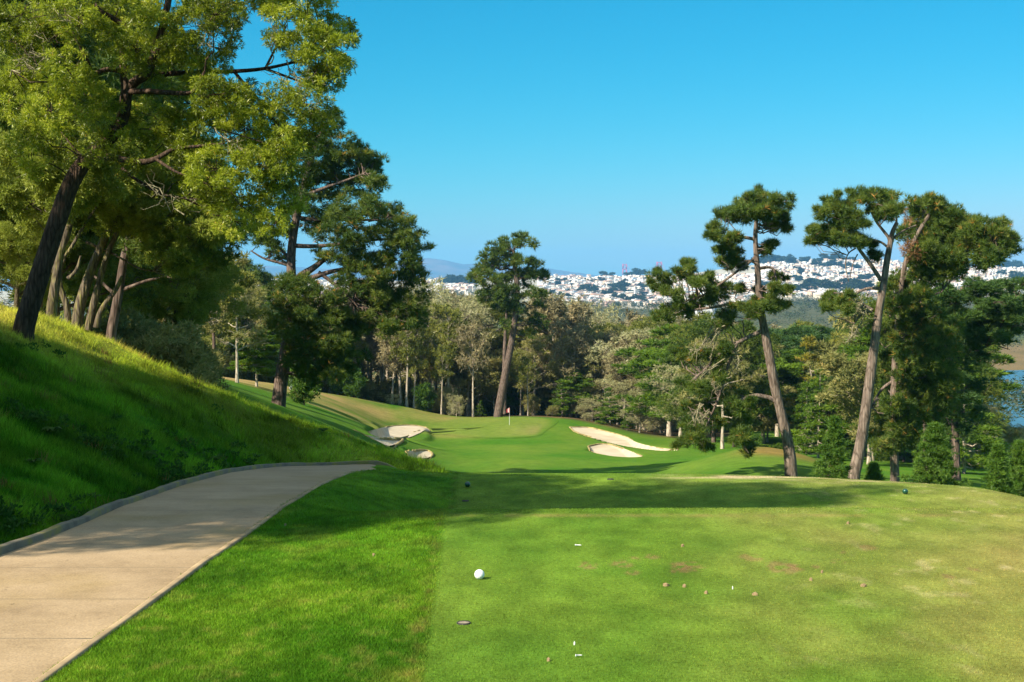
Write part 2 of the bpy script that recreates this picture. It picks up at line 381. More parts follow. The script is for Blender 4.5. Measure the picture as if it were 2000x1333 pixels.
def lerp(a, b, w): return np.asarray(a) * (1 - w[..., None]) + np.asarray(b) * w[..., None]
PATCH = [(1142 + 8, 1108, 16), (1240, 1095, 10), (1215, 1105, 18), (1275, 1090, 12), (1330, 1108, 18), (1352, 1110, 22), (1330, 1120, 14), (1235, 1122, 12),
         (1470, 1092, 18), (1530, 1112, 28), (1555, 1112, 14), (1600, 1110, 10), (1700, 1073, 14), (1645, 1080, 10), (1640, 1101, 12), (1910, 1115, 12), (1857, 1130, 10), (1750, 1111, 8), (1805, 1115, 10)]
PATW = [((a - CX) / FPX * (CAMH * FPX / (b - HORIZON)), CAMH * FPX / (b - HORIZON), r) for a, b, r in PATCH]
def ground_col(x, y):
    sh = x.shape; col = np.empty(sh + (3,)); col[:] = (.10, .165, .022)
    n1 = fbm(x * .35, y * .35, 1); n2 = fbm(x * 2.2, y * 1.1, 2); n3 = fbm(x * 7, y * 3.5, 3, 3)
    # far rough and fairway
    px = CX + FPX * x / np.maximum(y, 5)
    far = sm(34, 60, y)
    f1 = fbm(x * .05, y * .03, 8); f2 = fbm(x * .25, y * .09, 9)
    fcol = lerp((.055, .150, .013), (.115, .185, .024), np.clip(f2 * 1.6 - .35, 0, 1))
    dry = sm(640, 480, px) if False else np.clip((800 - px) / 200, 0, 1) * sm(132, 158, y) * (1 - sm(300, 420, y))
    dry = np.clip(dry * 1.3 + (f2 - .5) * 1.0 * (dry > 0.02), 0, 1)
    dry2 = np.clip((1000 - px) / 120, 0, 1) * sm(168, 185, y) * (1 - sm(300, 420, y)) * np.clip(f2 * 2.4 - .75, 0, 1)
    fcol = lerp(fcol, (.37, .255, .105), np.clip(np.maximum(dry * 1.15 * np.clip(fbm(x * .12, y * .10, 12) * 2.4 - .45 + .5 * sm(172, 150, y) * 0, .15, 1), dry2 * .6), 0, 1))
    mound = np.exp(-(((px - 1520) / 75) ** 2)) * sm(95, 102, y) * (1 - sm(112, 120, y))
    fcol = lerp(fcol, (.24, .15, .05), np.clip(mound * (f2 * 1.6), 0, .85))
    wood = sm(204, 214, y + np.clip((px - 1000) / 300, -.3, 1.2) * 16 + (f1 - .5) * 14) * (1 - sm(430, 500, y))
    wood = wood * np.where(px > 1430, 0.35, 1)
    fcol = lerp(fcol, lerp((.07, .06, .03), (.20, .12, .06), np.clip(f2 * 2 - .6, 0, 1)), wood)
    rgt = sm(1400, 1500, px) * sm(125, 150, y) * (1 - sm(330, 420, y))
    fcol = lerp(fcol, lerp((.06, .16, .015), (.13, .20, .03), np.clip(f2 * 1.5 - .3, 0, 1)), rgt)
    shore = sm(430, 470, y) * (1 - sm(1000, 1300, y))
    fcol = lerp(fcol, lerp((.12, .10, .045), (.24, .16, .08), f1), shore)
    fcol = lerp(fcol, lerp((.05, .065, .03), (.13, .12, .07), f1), sm(1000, 1300, y))
    fcol = lerp(fcol, (.42, .38, .32), sm(2250, 2400, y) * (1 - sm(4700, 5200, y)))
    # near: tee turf / rough / bank
    teem = sm(-.05, .05, x - (-.36 - .0205 * y) + (n3 - .5) * .05) * (y > 8.75)
    tcol = lerp((.088, .175, .018), (.150, .225, .030), np.clip(n1 * 1.5 - .25, 0, 1))
    tcol = lerp(tcol, (.055, .135, .014), np.clip(n2 * 2.2 - 1.0, 0, 1) * .7)
    dm = np.clip((px - 1250) / 750, 0, 1.2) * sm(7, 9.5, y)
    dm = np.clip(dm * .75 + (fbm(x * .8, y * .45, 33) - .5) * 1.4 * np.clip(dm * 2, .12, 1), 0, 1)
    tcol = lerp(tcol, (.27, .23, .075), np.clip(dm * .85, 0, .9))
    wh = np.clip(fbm(x * 6.0, y * 3.5, 44) * 4.5 - 2.75, 0, 1) * np.clip((px - 1450) / 400, 0, 1) * np.clip(fbm(x * .9, y * .7, 45) * 3 - .9, 0, 1)
    tcol = lerp(tcol, (.44, .37, .20), wh * .65)
    far_edge = np.exp(-((y - 24.9) / .55) ** 2) * sm(1220, 1450, px) * (1 - sm(1800, 1950, px)) * np.clip(fbm(x * 1.6, y * 4, 46) * 3 - 1.0, 0, 1)
    tcol = lerp(tcol, (.50, .38, .25), np.clip(far_edge, 0, 1))
    for a, b, r in PATW:
        e = np.exp(-(((x - a) / (r * b / FPX)) ** 2 + ((y - b) / (r * b / FPX * 1.9)) ** 2) ** 1.5)
        tcol = lerp(tcol, (.22, .14, .07), np.clip(e * 2.2 * np.clip(fbm(x * 16, y * 9, 48, 3) * 4 - 1.5, 0, 1), 0, .55))
    lip = np.exp(-((y - 15.75) / .12) ** 2) * np.clip(n3 * 2.2 - .6, 0, 1)
    tcol = lerp(tcol, (.27, .19, .08), lip * .5)
    rcol = lerp((.040, .140, .006), (.095, .215, .012), np.clip(fbm(x * .9, y * .7, 52) * 2.4 - .7, 0, 1))
    rcol = lerp(rcol, (.11, .12, .03), np.exp(-((x + .36 + .0205 * y + .05) / .05) ** 2) * np.clip(fbm(x * 14, y * 6, 53, 3) * 3 - .9, 0, 1) * .55)
    rcol = lerp(rcol, (.032, .105, .006), np.clip(n2 * 2 - .9, 0, 1))
    rcol = lerp(rcol, (.15, .20, .03), np.clip(fbm(x * 1.6, y * 1.2, 51) * 3 - 1.6, 0, 1) * .6)
    mot = fbm(x * 9, y * 5.5, 54, 3); rcol = rcol * (.76 + .48 * np.clip((mot - .5) * 1.8 + .5, 0, 1))[..., None]
    rcol = lerp(rcol, (.17, .16, .045), np.clip(mot * 3.2 - 1.75, 0, 1) * .55 * sm(15, 9.5, y) if False else np.clip(mot * 3.2 - 1.75, 0, 1) * .5 * (1 - sm(10, 15, y)))
    tcol = tcol * (.85 + .30 * np.clip((fbm(x * 6, y * 3.2, 55, 3) - .5) * 2 + .5, 0, 1))[..., None]
    near = lerp(rcol, tcol, teem)
    hm = hill_mask(x, y).astype(float)
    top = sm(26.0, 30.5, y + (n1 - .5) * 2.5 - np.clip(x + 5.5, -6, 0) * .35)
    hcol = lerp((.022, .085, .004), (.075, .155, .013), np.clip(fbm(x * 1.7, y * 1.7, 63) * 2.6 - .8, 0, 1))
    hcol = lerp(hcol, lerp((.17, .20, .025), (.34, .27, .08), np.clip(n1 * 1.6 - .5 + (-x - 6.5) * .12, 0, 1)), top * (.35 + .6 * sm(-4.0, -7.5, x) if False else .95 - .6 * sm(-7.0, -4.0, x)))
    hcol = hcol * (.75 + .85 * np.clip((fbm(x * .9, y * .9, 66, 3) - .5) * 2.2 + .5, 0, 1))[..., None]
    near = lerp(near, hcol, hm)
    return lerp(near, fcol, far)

# fan shaped ground sheet: fine where the view is near, coarse far off
rows = np.concatenate([np.linspace(-15, 5.5, 20), np.exp(np.linspace(math.log(5.8), math.log(36), 380)),
                       np.exp(np.linspace(math.log(36.4), math.log(100), 150)), np.exp(np.linspace(math.log(100.4), math.log(235), 330)),
                       np.exp(np.linspace(math.log(236), math.log(7000), 260))])
cols = np.concatenate([np.linspace(-2600, -60, 70), np.linspace(-40, 2040, 400), np.linspace(2060, 4600, 70)])
YY, PXX = np.meshgrid(rows, cols, indexing='ij')
XX = (PXX - CX) / FPX * np.maximum(YY, 6.0)
ZZ = terrain(XX, YY)
# keep the ground just below the path slab
on_path = (~hill_mask(XX, YY)) & (XX < np.interp(YY, REDGE[:np.argmax(REDGE[:, 1]) + 1, 1], REDGE[:np.argmax(REDGE[:, 1]) + 1, 0])) & (YY < 27.9)
ZZ = np.where(on_path, ZZ - .05, ZZ)
ri, ci = np.meshgrid(np.arange(len(rows) - 1), np.arange(len(cols) - 1), indexing='ij')
nc = len(cols); q = ri * nc + ci
GF = np.stack([q, q + 1, q + nc + 1, q + nc], -1).reshape(-1, 4)
gm, t, b = mat('turf_ground')
a = t.nodes.new('ShaderNodeAttribute'); a.attribute_name = 'Col'
tc = t.nodes.new('ShaderNodeTexCoord')
n1 = N(t, 'ShaderNodeTexNoise', Scale=28.0, Detail=5.0, Roughness=0.7); t.links.new(tc.outputs['Object'], n1.inputs['Vector'])
n2 = N(t, 'ShaderNodeTexNoise', Scale=1.1, Detail=6.0, Roughness=0.7); t.links.new(tc.outputs['Object'], n2.inputs['Vector'])
r1 = ramp(t, [(0.25, (.55, .55, .5)), (0.75, (1.4, 1.4, 1.3))]); t.links.new(n1.outputs['Fac'], r1.inputs['Fac'])
r2 = ramp(t, [(0.3, (.72, .76, .7)), (0.7, (1.2, 1.18, 1.2))]); t.links.new(n2.outputs['Fac'], r2.inputs['Fac'])
m1 = t.nodes.new('ShaderNodeMix'); m1.data_type = 'RGBA'; m1.blend_type = 'MULTIPLY'; m1.inputs[0].default_value = 1
m2 = t.nodes.new('ShaderNodeMix'); m2.data_type = 'RGBA'; m2.blend_type = 'MULTIPLY'; m2.inputs[0].default_value = 1
t.links.new(a.outputs['Color'], m1.inputs[6]); t.links.new(r1.outputs['Color'], m1.inputs[7])
t.links.new(m1.outputs[2], m2.inputs[6]); t.links.new(r2.outputs['Color'], m2.inputs[7])
t.links.new(m2.outputs[2], b.inputs['Base Color'])
b.inputs['Roughness'].default_value = .95; b.inputs['Specular IOR Level'].default_value = .03
bp = N(t, 'ShaderNodeBump', Strength=0.5, Distance=0.03); t.links.new(n1.outputs['Fac'], bp.inputs['Height']); t.links.new(bp.outputs[0], b.inputs['Normal'])
M['turf'] = gm
g = obj('ground', meshdata('ground', np.stack([XX, YY, ZZ], -1).reshape(-1, 3), GF, gm, col=ground_col(XX, YY).reshape(-1, 3), smooth=True))
tag(g, kind='structure')

# lake behind the trees
lm, t, b = mat('lake_water')
b.inputs['Base Color'].default_value = (.045, .11, .15, 1); b.inputs['Roughness'].default_value = .3
nw = N(t, 'ShaderNodeTexNoise', Scale=.35, Detail=4.0); tc = t.nodes.new('ShaderNodeTexCoord'); t.links.new(tc.outputs['Object'], nw.inputs['Vector'])
bp = N(t, 'ShaderNodeBump', Strength=.5, Distance=.6); t.links.new(nw.outputs['Fac'], bp.inputs['Height']); t.links.new(bp.outputs[0], b.inputs['Normal'])
lv = [(95, 500, -45), (700, 500, -45), (700, 880, -45), (150, 880, -45)]
tag(obj('lake', meshdata('lake', lv, [[0, 1, 2, 3]], lm)), kind='structure')

# cart path slab, kerb and flush edge strip
pm, t, b = mat('path_concrete')
tc = t.nodes.new('ShaderNodeTexCoord'); sp = t.nodes.new('ShaderNodeSeparateXYZ'); t.links.new(tc.outputs['Object'], sp.inputs[0])
n1 = N(t, 'ShaderNodeTexNoise', Scale=1.3, Detail=7.0, Roughness=.7); t.links.new(tc.outputs['Object'], n1.inputs['Vector'])
n2 = N(t, 'ShaderNodeTexNoise', Scale=60.0, Detail=3.0); t.links.new(tc.outputs['Object'], n2.inputs['Vector'])
n3 = N(t, 'ShaderNodeTexNoise', Scale=.55, Detail=3.0); t.links.new(tc.outputs['Object'], n3.inputs['Vector'])
r1 = ramp(t, [(.32, (.25, .172, .088)), (.5, (.34, .24, .13)), (.7, (.405, .29, .165))]); t.links.new(n1.outputs['Fac'], r1.inputs['Fac'])
moss = ramp(t, [(.52, (0, 0, 0)), (.72, (1, 1, 1))]); t.links.new(n3.outputs['Fac'], moss.inputs['Fac'])
mm = t.nodes.new('ShaderNodeMix'); mm.data_type = 'RGBA'; mm.inputs[7].default_value = (.26, .175, .042, 1)
ms = t.nodes.new('ShaderNodeMath'); ms.operation = 'MULTIPLY'; ms.inputs[1].default_value = .6; t.links.new(moss.outputs['Color'], ms.inputs[0])
t.links.new(ms.outputs[0], mm.inputs[0]); t.links.new(r1.outputs['Color'], mm.inputs[6])
sc = N(t, 'ShaderNodeMath'); sc.operation = 'MULTIPLY'; sc.inputs[1].default_value = 1 / 1.28; 
jit = t.nodes.new('ShaderNodeMath'); jit.operation = 'MULTIPLY_ADD'; jit.inputs[1].default_value = .04; t.links.new(n1.outputs['Fac'], jit.inputs[0]); t.links.new(sp.outputs['Y'], jit.inputs[2])
t.links.new(jit.outputs[0], sc.inputs[0])
fr = t.nodes.new('ShaderNodeMath'); fr.operation = 'FRACT'; t.links.new(sc.outputs[0], fr.inputs[0])
lt = t.nodes.new('ShaderNodeMath'); lt.operation = 'LESS_THAN'; lt.inputs[1].default_value = .016; t.links.new(fr.outputs[0], lt.inputs[0])
gap = ramp(t, [(.38, (.15, .15, .15)), (.6, (1, 1, 1))]); t.links.new(n1.outputs['Fac'], gap.inputs['Fac'])
lt2 = t.nodes.new('ShaderNodeMath'); lt2.operation = 'MULTIPLY'; t.links.new(lt.outputs[0], lt2.inputs[0]); t.links.new(gap.outputs['Color'], lt2.inputs[1])
ml = t.nodes.new('ShaderNodeMix'); ml.data_type = 'RGBA'; ml.inputs[7].default_value = (.10, .085, .05, 1)
t.links.new(lt2.outputs[0], ml.inputs[0]); t.links.new(mm.outputs[2], ml.inputs[6])
gr = ramp(t, [(.3, (.8, .8, .8)), (.7, (1.15, 1.15, 1.15))]); t.links.new(n2.outputs['Fac'], gr.inputs['Fac'])
mg = t.nodes.new('ShaderNodeMix'); mg.data_type = 'RGBA'; mg.blend_type = 'MULTIPLY'; mg.inputs[0].default_value = 1
t.links.new(ml.outputs[2], mg.inputs[6]); t.links.new(gr.outputs['Color'], mg.inputs[7])
spk = N(t, 'ShaderNodeTexNoise', Scale=9.0, Detail=5.0, Roughness=.75); t.links.new(tc.outputs['Object'], spk.inputs['Vector'])
sr_ = ramp(t, [(.63, (1, 1, 1)), (.70, (.4, .37, .3))]); t.links.new(spk.outputs['Fac'], sr_.inputs['Fac'])
wv = N(t, 'ShaderNodeTexVoronoi', Scale=.42); wv.feature = 'DISTANCE_TO_EDGE'; ad = t.nodes.new('ShaderNodeVectorMath'); ad.operation = 'MULTIPLY_ADD'; ad.inputs[1].default_value = (.5, .5, .5)
t.links.new(n1.outputs['Color'], ad.inputs[0]); t.links.new(tc.outputs['Object'], ad.inputs[2]); t.links.new(ad.outputs[0], wv.inputs['Vector'])
ck = ramp(t, [(0.0, (.45, .42, .36)), (.006, (1, 1, 1))]); t.links.new(wv.outputs['Distance'], ck.inputs['Fac'])
for nd in (sr_,):
    mq = t.nodes.new('ShaderNodeMix'); mq.data_type = 'RGBA'; mq.blend_type = 'MULTIPLY'; mq.inputs[0].default_value = .8
    t.links.new(mg.outputs[2], mq.inputs[6]); t.links.new(nd.outputs['Color'], mq.inputs[7]); mg = mq
t.links.new(mg.outputs[2], b.inputs['Base Color']); b.inputs['Roughness'].default_value = .85
bp = N(t, 'ShaderNodeBump', Strength=.3, Distance=.01); t.links.new(n2.outputs['Fac'], bp.inputs['Height']); t.links.new(bp.outputs[0], b.inputs['Normal'])
def resample(line, n):
    s = np.concatenate([[0], np.cumsum(np.hypot(*np.diff(line, axis=0).T))]); q = np.linspace(0, s[-1], n)
    return np.stack([np.interp(q, s, line[:, 0]), np.interp(q, s, line[:, 1])], 1)
nk = 160
KEND = KERB[KERB[:, 0] < -.6]; REND = REDGE[REDGE[:, 0] < -.6]
ka, ra = resample(KEND, nk), resample(REND, nk)
W = np.linspace(0, 1, 9)[None, :, None]
G2 = ra[:, None] * (1 - W) + ka[:, None] * W
GZ = z_path(G2[..., 1]) + .012 - .75 * sm(-2.7, -1.2, G2[..., 0])
PV = np.concatenate([G2, GZ[..., None]], -1).reshape(-1, 3)
i, j = np.meshgrid(np.arange(nk - 1), np.arange(8), indexing='ij'); q = i * 9 + j
tag(obj('cart_path', meshdata('cart_path', PV, np.stack([q, q + 9, q + 10, q + 1], -1).reshape(-1, 4), pm, smooth=True)), kind='structure')
def strip(line, w, h, z0, name, m, sgn):
    d = nrm(np.gradient(line, axis=0)); nn = np.stack([-d[:, 1], d[:, 0]], 1) * sgn
    zb = z_path(line[:, 1]) + z0 - .75 * sm(-2.7, -1.2, line[:, 0])
    wob = (fbm(line[:, 0] * 3, line[:, 1] * 1.4, 71) - .5) * .03
    prof = [(0, -.1), (0.004, h * .85), (.02, h), (w - .02, h), (w, h * .85), (w, -.1)]
    V = np.stack([np.concatenate([line + nn * (o + wob[:, None]), (zb + hh + (wob if hh > 0 else 0))[:, None]], 1) for o, hh in prof], 1)
    n = len(line); i, j = np.meshgrid(np.arange(n - 1), np.arange(5), indexing='ij'); q = i * 6 + j
    return obj(name, meshdata(name, V.reshape(-1, 3), np.stack([q, q + 1, q + 7, q + 6], -1).reshape(-1, 4), m, smooth=False))
km, t, b = mat('kerb_concrete')
tc = t.nodes.new('ShaderNodeTexCoord')
n1 = N(t, 'ShaderNodeTexNoise', Scale=2.0, Detail=6.0, Roughness=.7); t.links.new(tc.outputs['Object'], n1.inputs['Vector'])
r1 = ramp(t, [(.3, (.07, .06, .04)), (.48, (.15, .13, .085)), (.58, (.19, .165, .04)), (.75, (.26, .215, .05))]); t.links.new(n1.outputs['Fac'], r1.inputs['Fac'])
t.links.new(r1.outputs['Color'], b.inputs['Base Color']); b.inputs['Roughness'].default_value = .9
tag(strip(resample(KEND, 260), .10, .06, .012, 'kerb', km, 1), kind='structure')
tag(strip(resample(REND, 260), .06, .016, .012, 'path_edge', plain('edge_concrete', (.34, .25, .145), .9, .1, .3, 3.0), -1), kind='structure')

# sand and putting green, draped on the ground
sm_, t, b = mat('bunker_sand')
tc = t.nodes.new('ShaderNodeTexCoord'); n1 = N(t, 'ShaderNodeTexNoise', Scale=.7, Detail=6.0); t.links.new(tc.outputs['Object'], n1.inputs['Vector'])
r1 = ramp(t, [(.3, (.42, .34, .22)), (.7, (.54, .455, .32))]); t.links.new(n1.outputs['Fac'], r1.inputs['Fac']); t.links.new(r1.outputs['Color'], b.inputs['Base Color']); b.inputs['Roughness'].default_value = .95
def drape(name, poly, m, lift, rings=14, colf=None):
    c = poly.mean(0); n = len(poly)
    fr_ = np.linspace(0, 1, rings + 1)[1:] ** .8
    pts = np.concatenate([[c]] + [c + (poly - c) * f for f in fr_])
    z = terrain(pts[:, 0], pts[:, 1]) + lift
    Fc = [[0, 1 + k, 1 + (k + 1) % n, 0] for k in range(n)]
    Fq = [[1 + r * n + k, 1 + (r + 1) * n + k, 1 + (r + 1) * n + (k + 1) % n, 1 + r * n + (k + 1) % n] for r in range(rings - 1) for k in range(n)]
    ft = [[0, 1 + k, 1 + k, 1 + (k + 1) % n] for k in range(n)]
    me = bpy.data.meshes.new(name)
    me.from_pydata(np.concatenate([pts, z[:, None]], 1).tolist(), [], [f[:3] for f in Fc] + Fq); me.materials.append(m)
    me.polygons.foreach_set('use_smooth', np.ones(len(me.polygons), bool))
    if colf is not None:
        a_ = me.attributes.new('Col', 'FLOAT_COLOR', 'POINT'); c4 = np.ones((len(pts), 4), np.float32)
        c4[:, :3] = colf(pts, np.concatenate([[0], np.repeat(fr_, n)])); a_.data.foreach_set('color', c4.ravel())
    me.update()
    return obj(name, me)
lipm = plain('turf_lip', (.26, .21, .085), .9, .1, .5, 1.5)
for (nm, pp, lb), poly in zip(BUNK, bunk_polys):
    o = drape('bunker', poly, sm_, .07); tag(o, lb, None, None, 'structure')
    cl = resample(np.concatenate([poly, poly[:1]]), 90); c = poly.mean(0)
    out = cl + nrm(cl - c) * .12
    bm = MB(); rr = .05 + .10 * np.clip((cl[:, 1] - c[1]) / max(1, np.ptp(poly[:, 1]) / 2), -.2, 1) + .04 * fbm(cl[:, 0], cl[:, 1], 3)
    bm.tube(np.concatenate([out, (terrain(out[:, 0] * 1.0, out[:, 1]) + rr * .2)[:, None]], 1), np.clip(rr, .06, .5), 7)
    obj('turf_lip', bm.mesh('turf_lip', lipm, True), o)
def green_col(p_, f):
    g0 = lerp((.125, .185, .030), (.16, .205, .04), np.clip(fbm(p_[:, 0] * .35, p_[:, 1] * .12, 18) * 2 - .5, 0, 1))
    g0 = lerp(g0, (.24, .20, .08), np.clip(np.exp(-(((p_[:, 0] - 3.4) / 2.2) ** 2 + ((p_[:, 1] - 184) / 7) ** 2)) * .7, 0, 1))
    return lerp(g0, ground_col(p_[:, 0], p_[:, 1]), sm(.80, 1.0, f + (fbm(p_[:, 0] * .8, p_[:, 1] * .3, 19) - .5) * .12))
tag(drape('putting_green', green_poly, M['turf'], .035, 26, green_col), kind='structure')

# ------------------------------------------------------------------ foliage and trees
def ruv(n): return nrm(rng.normal(size=(n, 3)))
def foliage(cen, rad, dens, length, width, k=8, spread=.6, up=.35, sub=6, subr=.46, droop=0.0, quad=False, flat=1.0, orange=0.0):
    """cen (M,3), rad (M,3): clumps. returns verts, faces, tint"""
    cen = np.asarray(cen, float); rad = np.asarray(rad, float)
    Mn = len(cen)
    ct = rng.uniform(0, 1, Mn)
    off = ruv(Mn * sub) * (rng.uniform(.2, 1, (Mn * sub, 1)) ** .5) * 1.12
    sc_ = np.repeat(cen, sub, 0) + off * np.repeat(rad, sub, 0)
    sr = np.repeat(rad, sub, 0) * subr * rng.uniform(.7, 1.25, (Mn * sub, 1))
    st = np.repeat(ct, sub) * .55 + rng.uniform(0, .45, Mn * sub)
    cnt = np.maximum(3, (dens * sr[:, 0] * (sr[:, 1] + sr[:, 2]) * 6.3)).astype(int)
    ix = np.repeat(np.arange(len(sc_)), cnt); n = len(ix)
    d = ruv(n); flip = (d[:, 2] < 0) & (rng.random(n) < .45); d[flip, 2] *= -1
    pos = sc_[ix] + d * sr[ix] * (rng.uniform(.2, 1, (n, 1)) ** .45)
    ax = nrm(d * [1, 1, flat] + [0, 0, up - droop])
    tt = np.clip(st[ix] * .62 + rng.uniform(0, .34, n), 0, .97)
    if orange > 0: tt = np.where(rng.random(n) < orange, rng.uniform(.95, 1, n), tt)
    ix2 = np.repeat(np.arange(n), k); m = len(ix2)
    axk = nrm(ax[ix2] + spread * rng.normal(size=(m, 3)) * [1, 1, flat])
    ln = length * rng.uniform(.65, 1.2, (m, 1))
    sd = nrm(np.cross(axk, rng.normal(size=(m, 3)))) * width * .5
    p = pos[ix2] + (0 if k > 1 else 0)
    tv = np.clip(tt[ix2] + rng.uniform(-.07, .07, m), 0, 1)
    if quad:
        V = np.stack([p, p + axk * ln * .5 + sd, p + axk * ln, p + axk * ln * .5 - sd], 1).reshape(-1, 3)
        return V, np.arange(4 * m).reshape(-1, 4), np.repeat(tv, 4)
    V = np.stack([p - sd, p + sd, p + axk * ln], 1).reshape(-1, 3)
    return V, np.arange(3 * m).reshape(-1, 3), np.repeat(tv, 3)

def branch_to(mb, a, b, r0, r1, sag=.12, sides=5, wob=.06):
    L = np.linalg.norm(b - a)
    t = np.linspace(0, 1, 6)[:, None]
    p = a + (b - a) * t + np.array([0, 0, 1.]) * (np.sin(t * math.pi) * -sag * L) + rng.normal(size=(6, 3)) * wob * L * np.sin(t * math.pi)
    mb.tube(p, np.linspace(r0, r1, 6), sides)

def hero(name, label, cat, D, skel, clumps, fol, leafm, barkm, depth=1.5, zr=.8, group=None, br=.035, extra=None, twigs=4, rs=1.35, sag=.1, link=None, twig_mat=None, ypow=1.0, sat=1):
    s = D / FPX
    p0 = skel[0][0][0]
    base = P(p0[0], p0[1], D)
    base[2] = min(base[2], float(terrain(base[None, 0], base[None, 1])[0]))
    root = empty(name, base, label, cat, group)
    mb = MB(); samples = []
    for pts, r0, r1 in skel:
        W = np.array([P(q[0], q[1], D + (q[2] if len(q) > 2 else 0)) for q in pts])
        if pts is skel[0][0]:
            W = np.concatenate([[W[0] * [1, 1, 0] + [0, 0, base[2] - .4]], W]) if W[0][2] > base[2] + .05 else np.concatenate([[W[0] - [0, 0, .4]], W])
        W = smooth_line(W, 2); n = len(W)
        R = np.linspace(r0 * s, r1 * s, n) * (1 + .10 * rng.normal(size=n).cumsum() * .15)
        if pts is skel[0][0]: R = R * (1 + .45 * np.exp(-np.arange(n) / 1.6))
        mb.tube(W - base, R, 12 if r0 * s > .12 else 7, cap=True)
        samples.append(np.concatenate([W, R[:, None]], 1))
    S = np.concatenate(samples)
    cen = []; rad = []
    for q in clumps:
        dd = q[3] if len(q) > 3 else rng.uniform(-1, 1) * depth
        cen.append(P(q[0], q[1], D + dd)); r = q[2] * s * rs; rad.append((r, r * 1.1, r * zr))
    for c, r in list(zip(cen, rad)):
        for _ in range(sat):
            a_ = ruv(1)[0] * [1, 1, .7]; cen.append(c + a_ * r[0] * rng.uniform(.95, 1.5)); q_ = r[0] * rng.uniform(.4, .65); rad.append((q_, q_, q_ * zr))
    cen = np.array(cen); rad = np.array(rad)
    for c, r in zip(cen, rad):
        dv = c - S[:, :3]; dist = np.linalg.norm(dv, axis=1) + np.where(dv[:, 2] < 0, -dv[:, 2] * .8, 0) + np.where(S[:, 2] < base[2] + .12 * (S[:, 2].max() - base[2]), 99, 0)
        k = int(np.argmin(dist)); a = S[k, :3]
        if dist[k] > .3 * r[0]:
            rr = min(max(br * (.5 + dist[k] * .18), .012), S[k, 3] * .75)
            branch_to(mb, a - base, c - base, rr, rr * .35, sag=rng.uniform(-sag, sag))
        for _ in range(twigs):
            e = c + ruv(1)[0] * r * .85
            branch_to(mb, c - base, e - base, br * .35, br * .12, 0, 4)
    tr = obj('trunk', mb.mesh('trunk', barkm, True), root)
    V, Fc, ti = foliage(cen - base, rad, **fol)
    obj('crown', meshdata('crown', V, Fc, leafm, tint=ti), root)
    if extra: extra(root, base, s)
    return root

PINE = dict(dens=9, length=.30, width=.034, k=9, spread=.55, up=.45, sub=7, subr=.42)

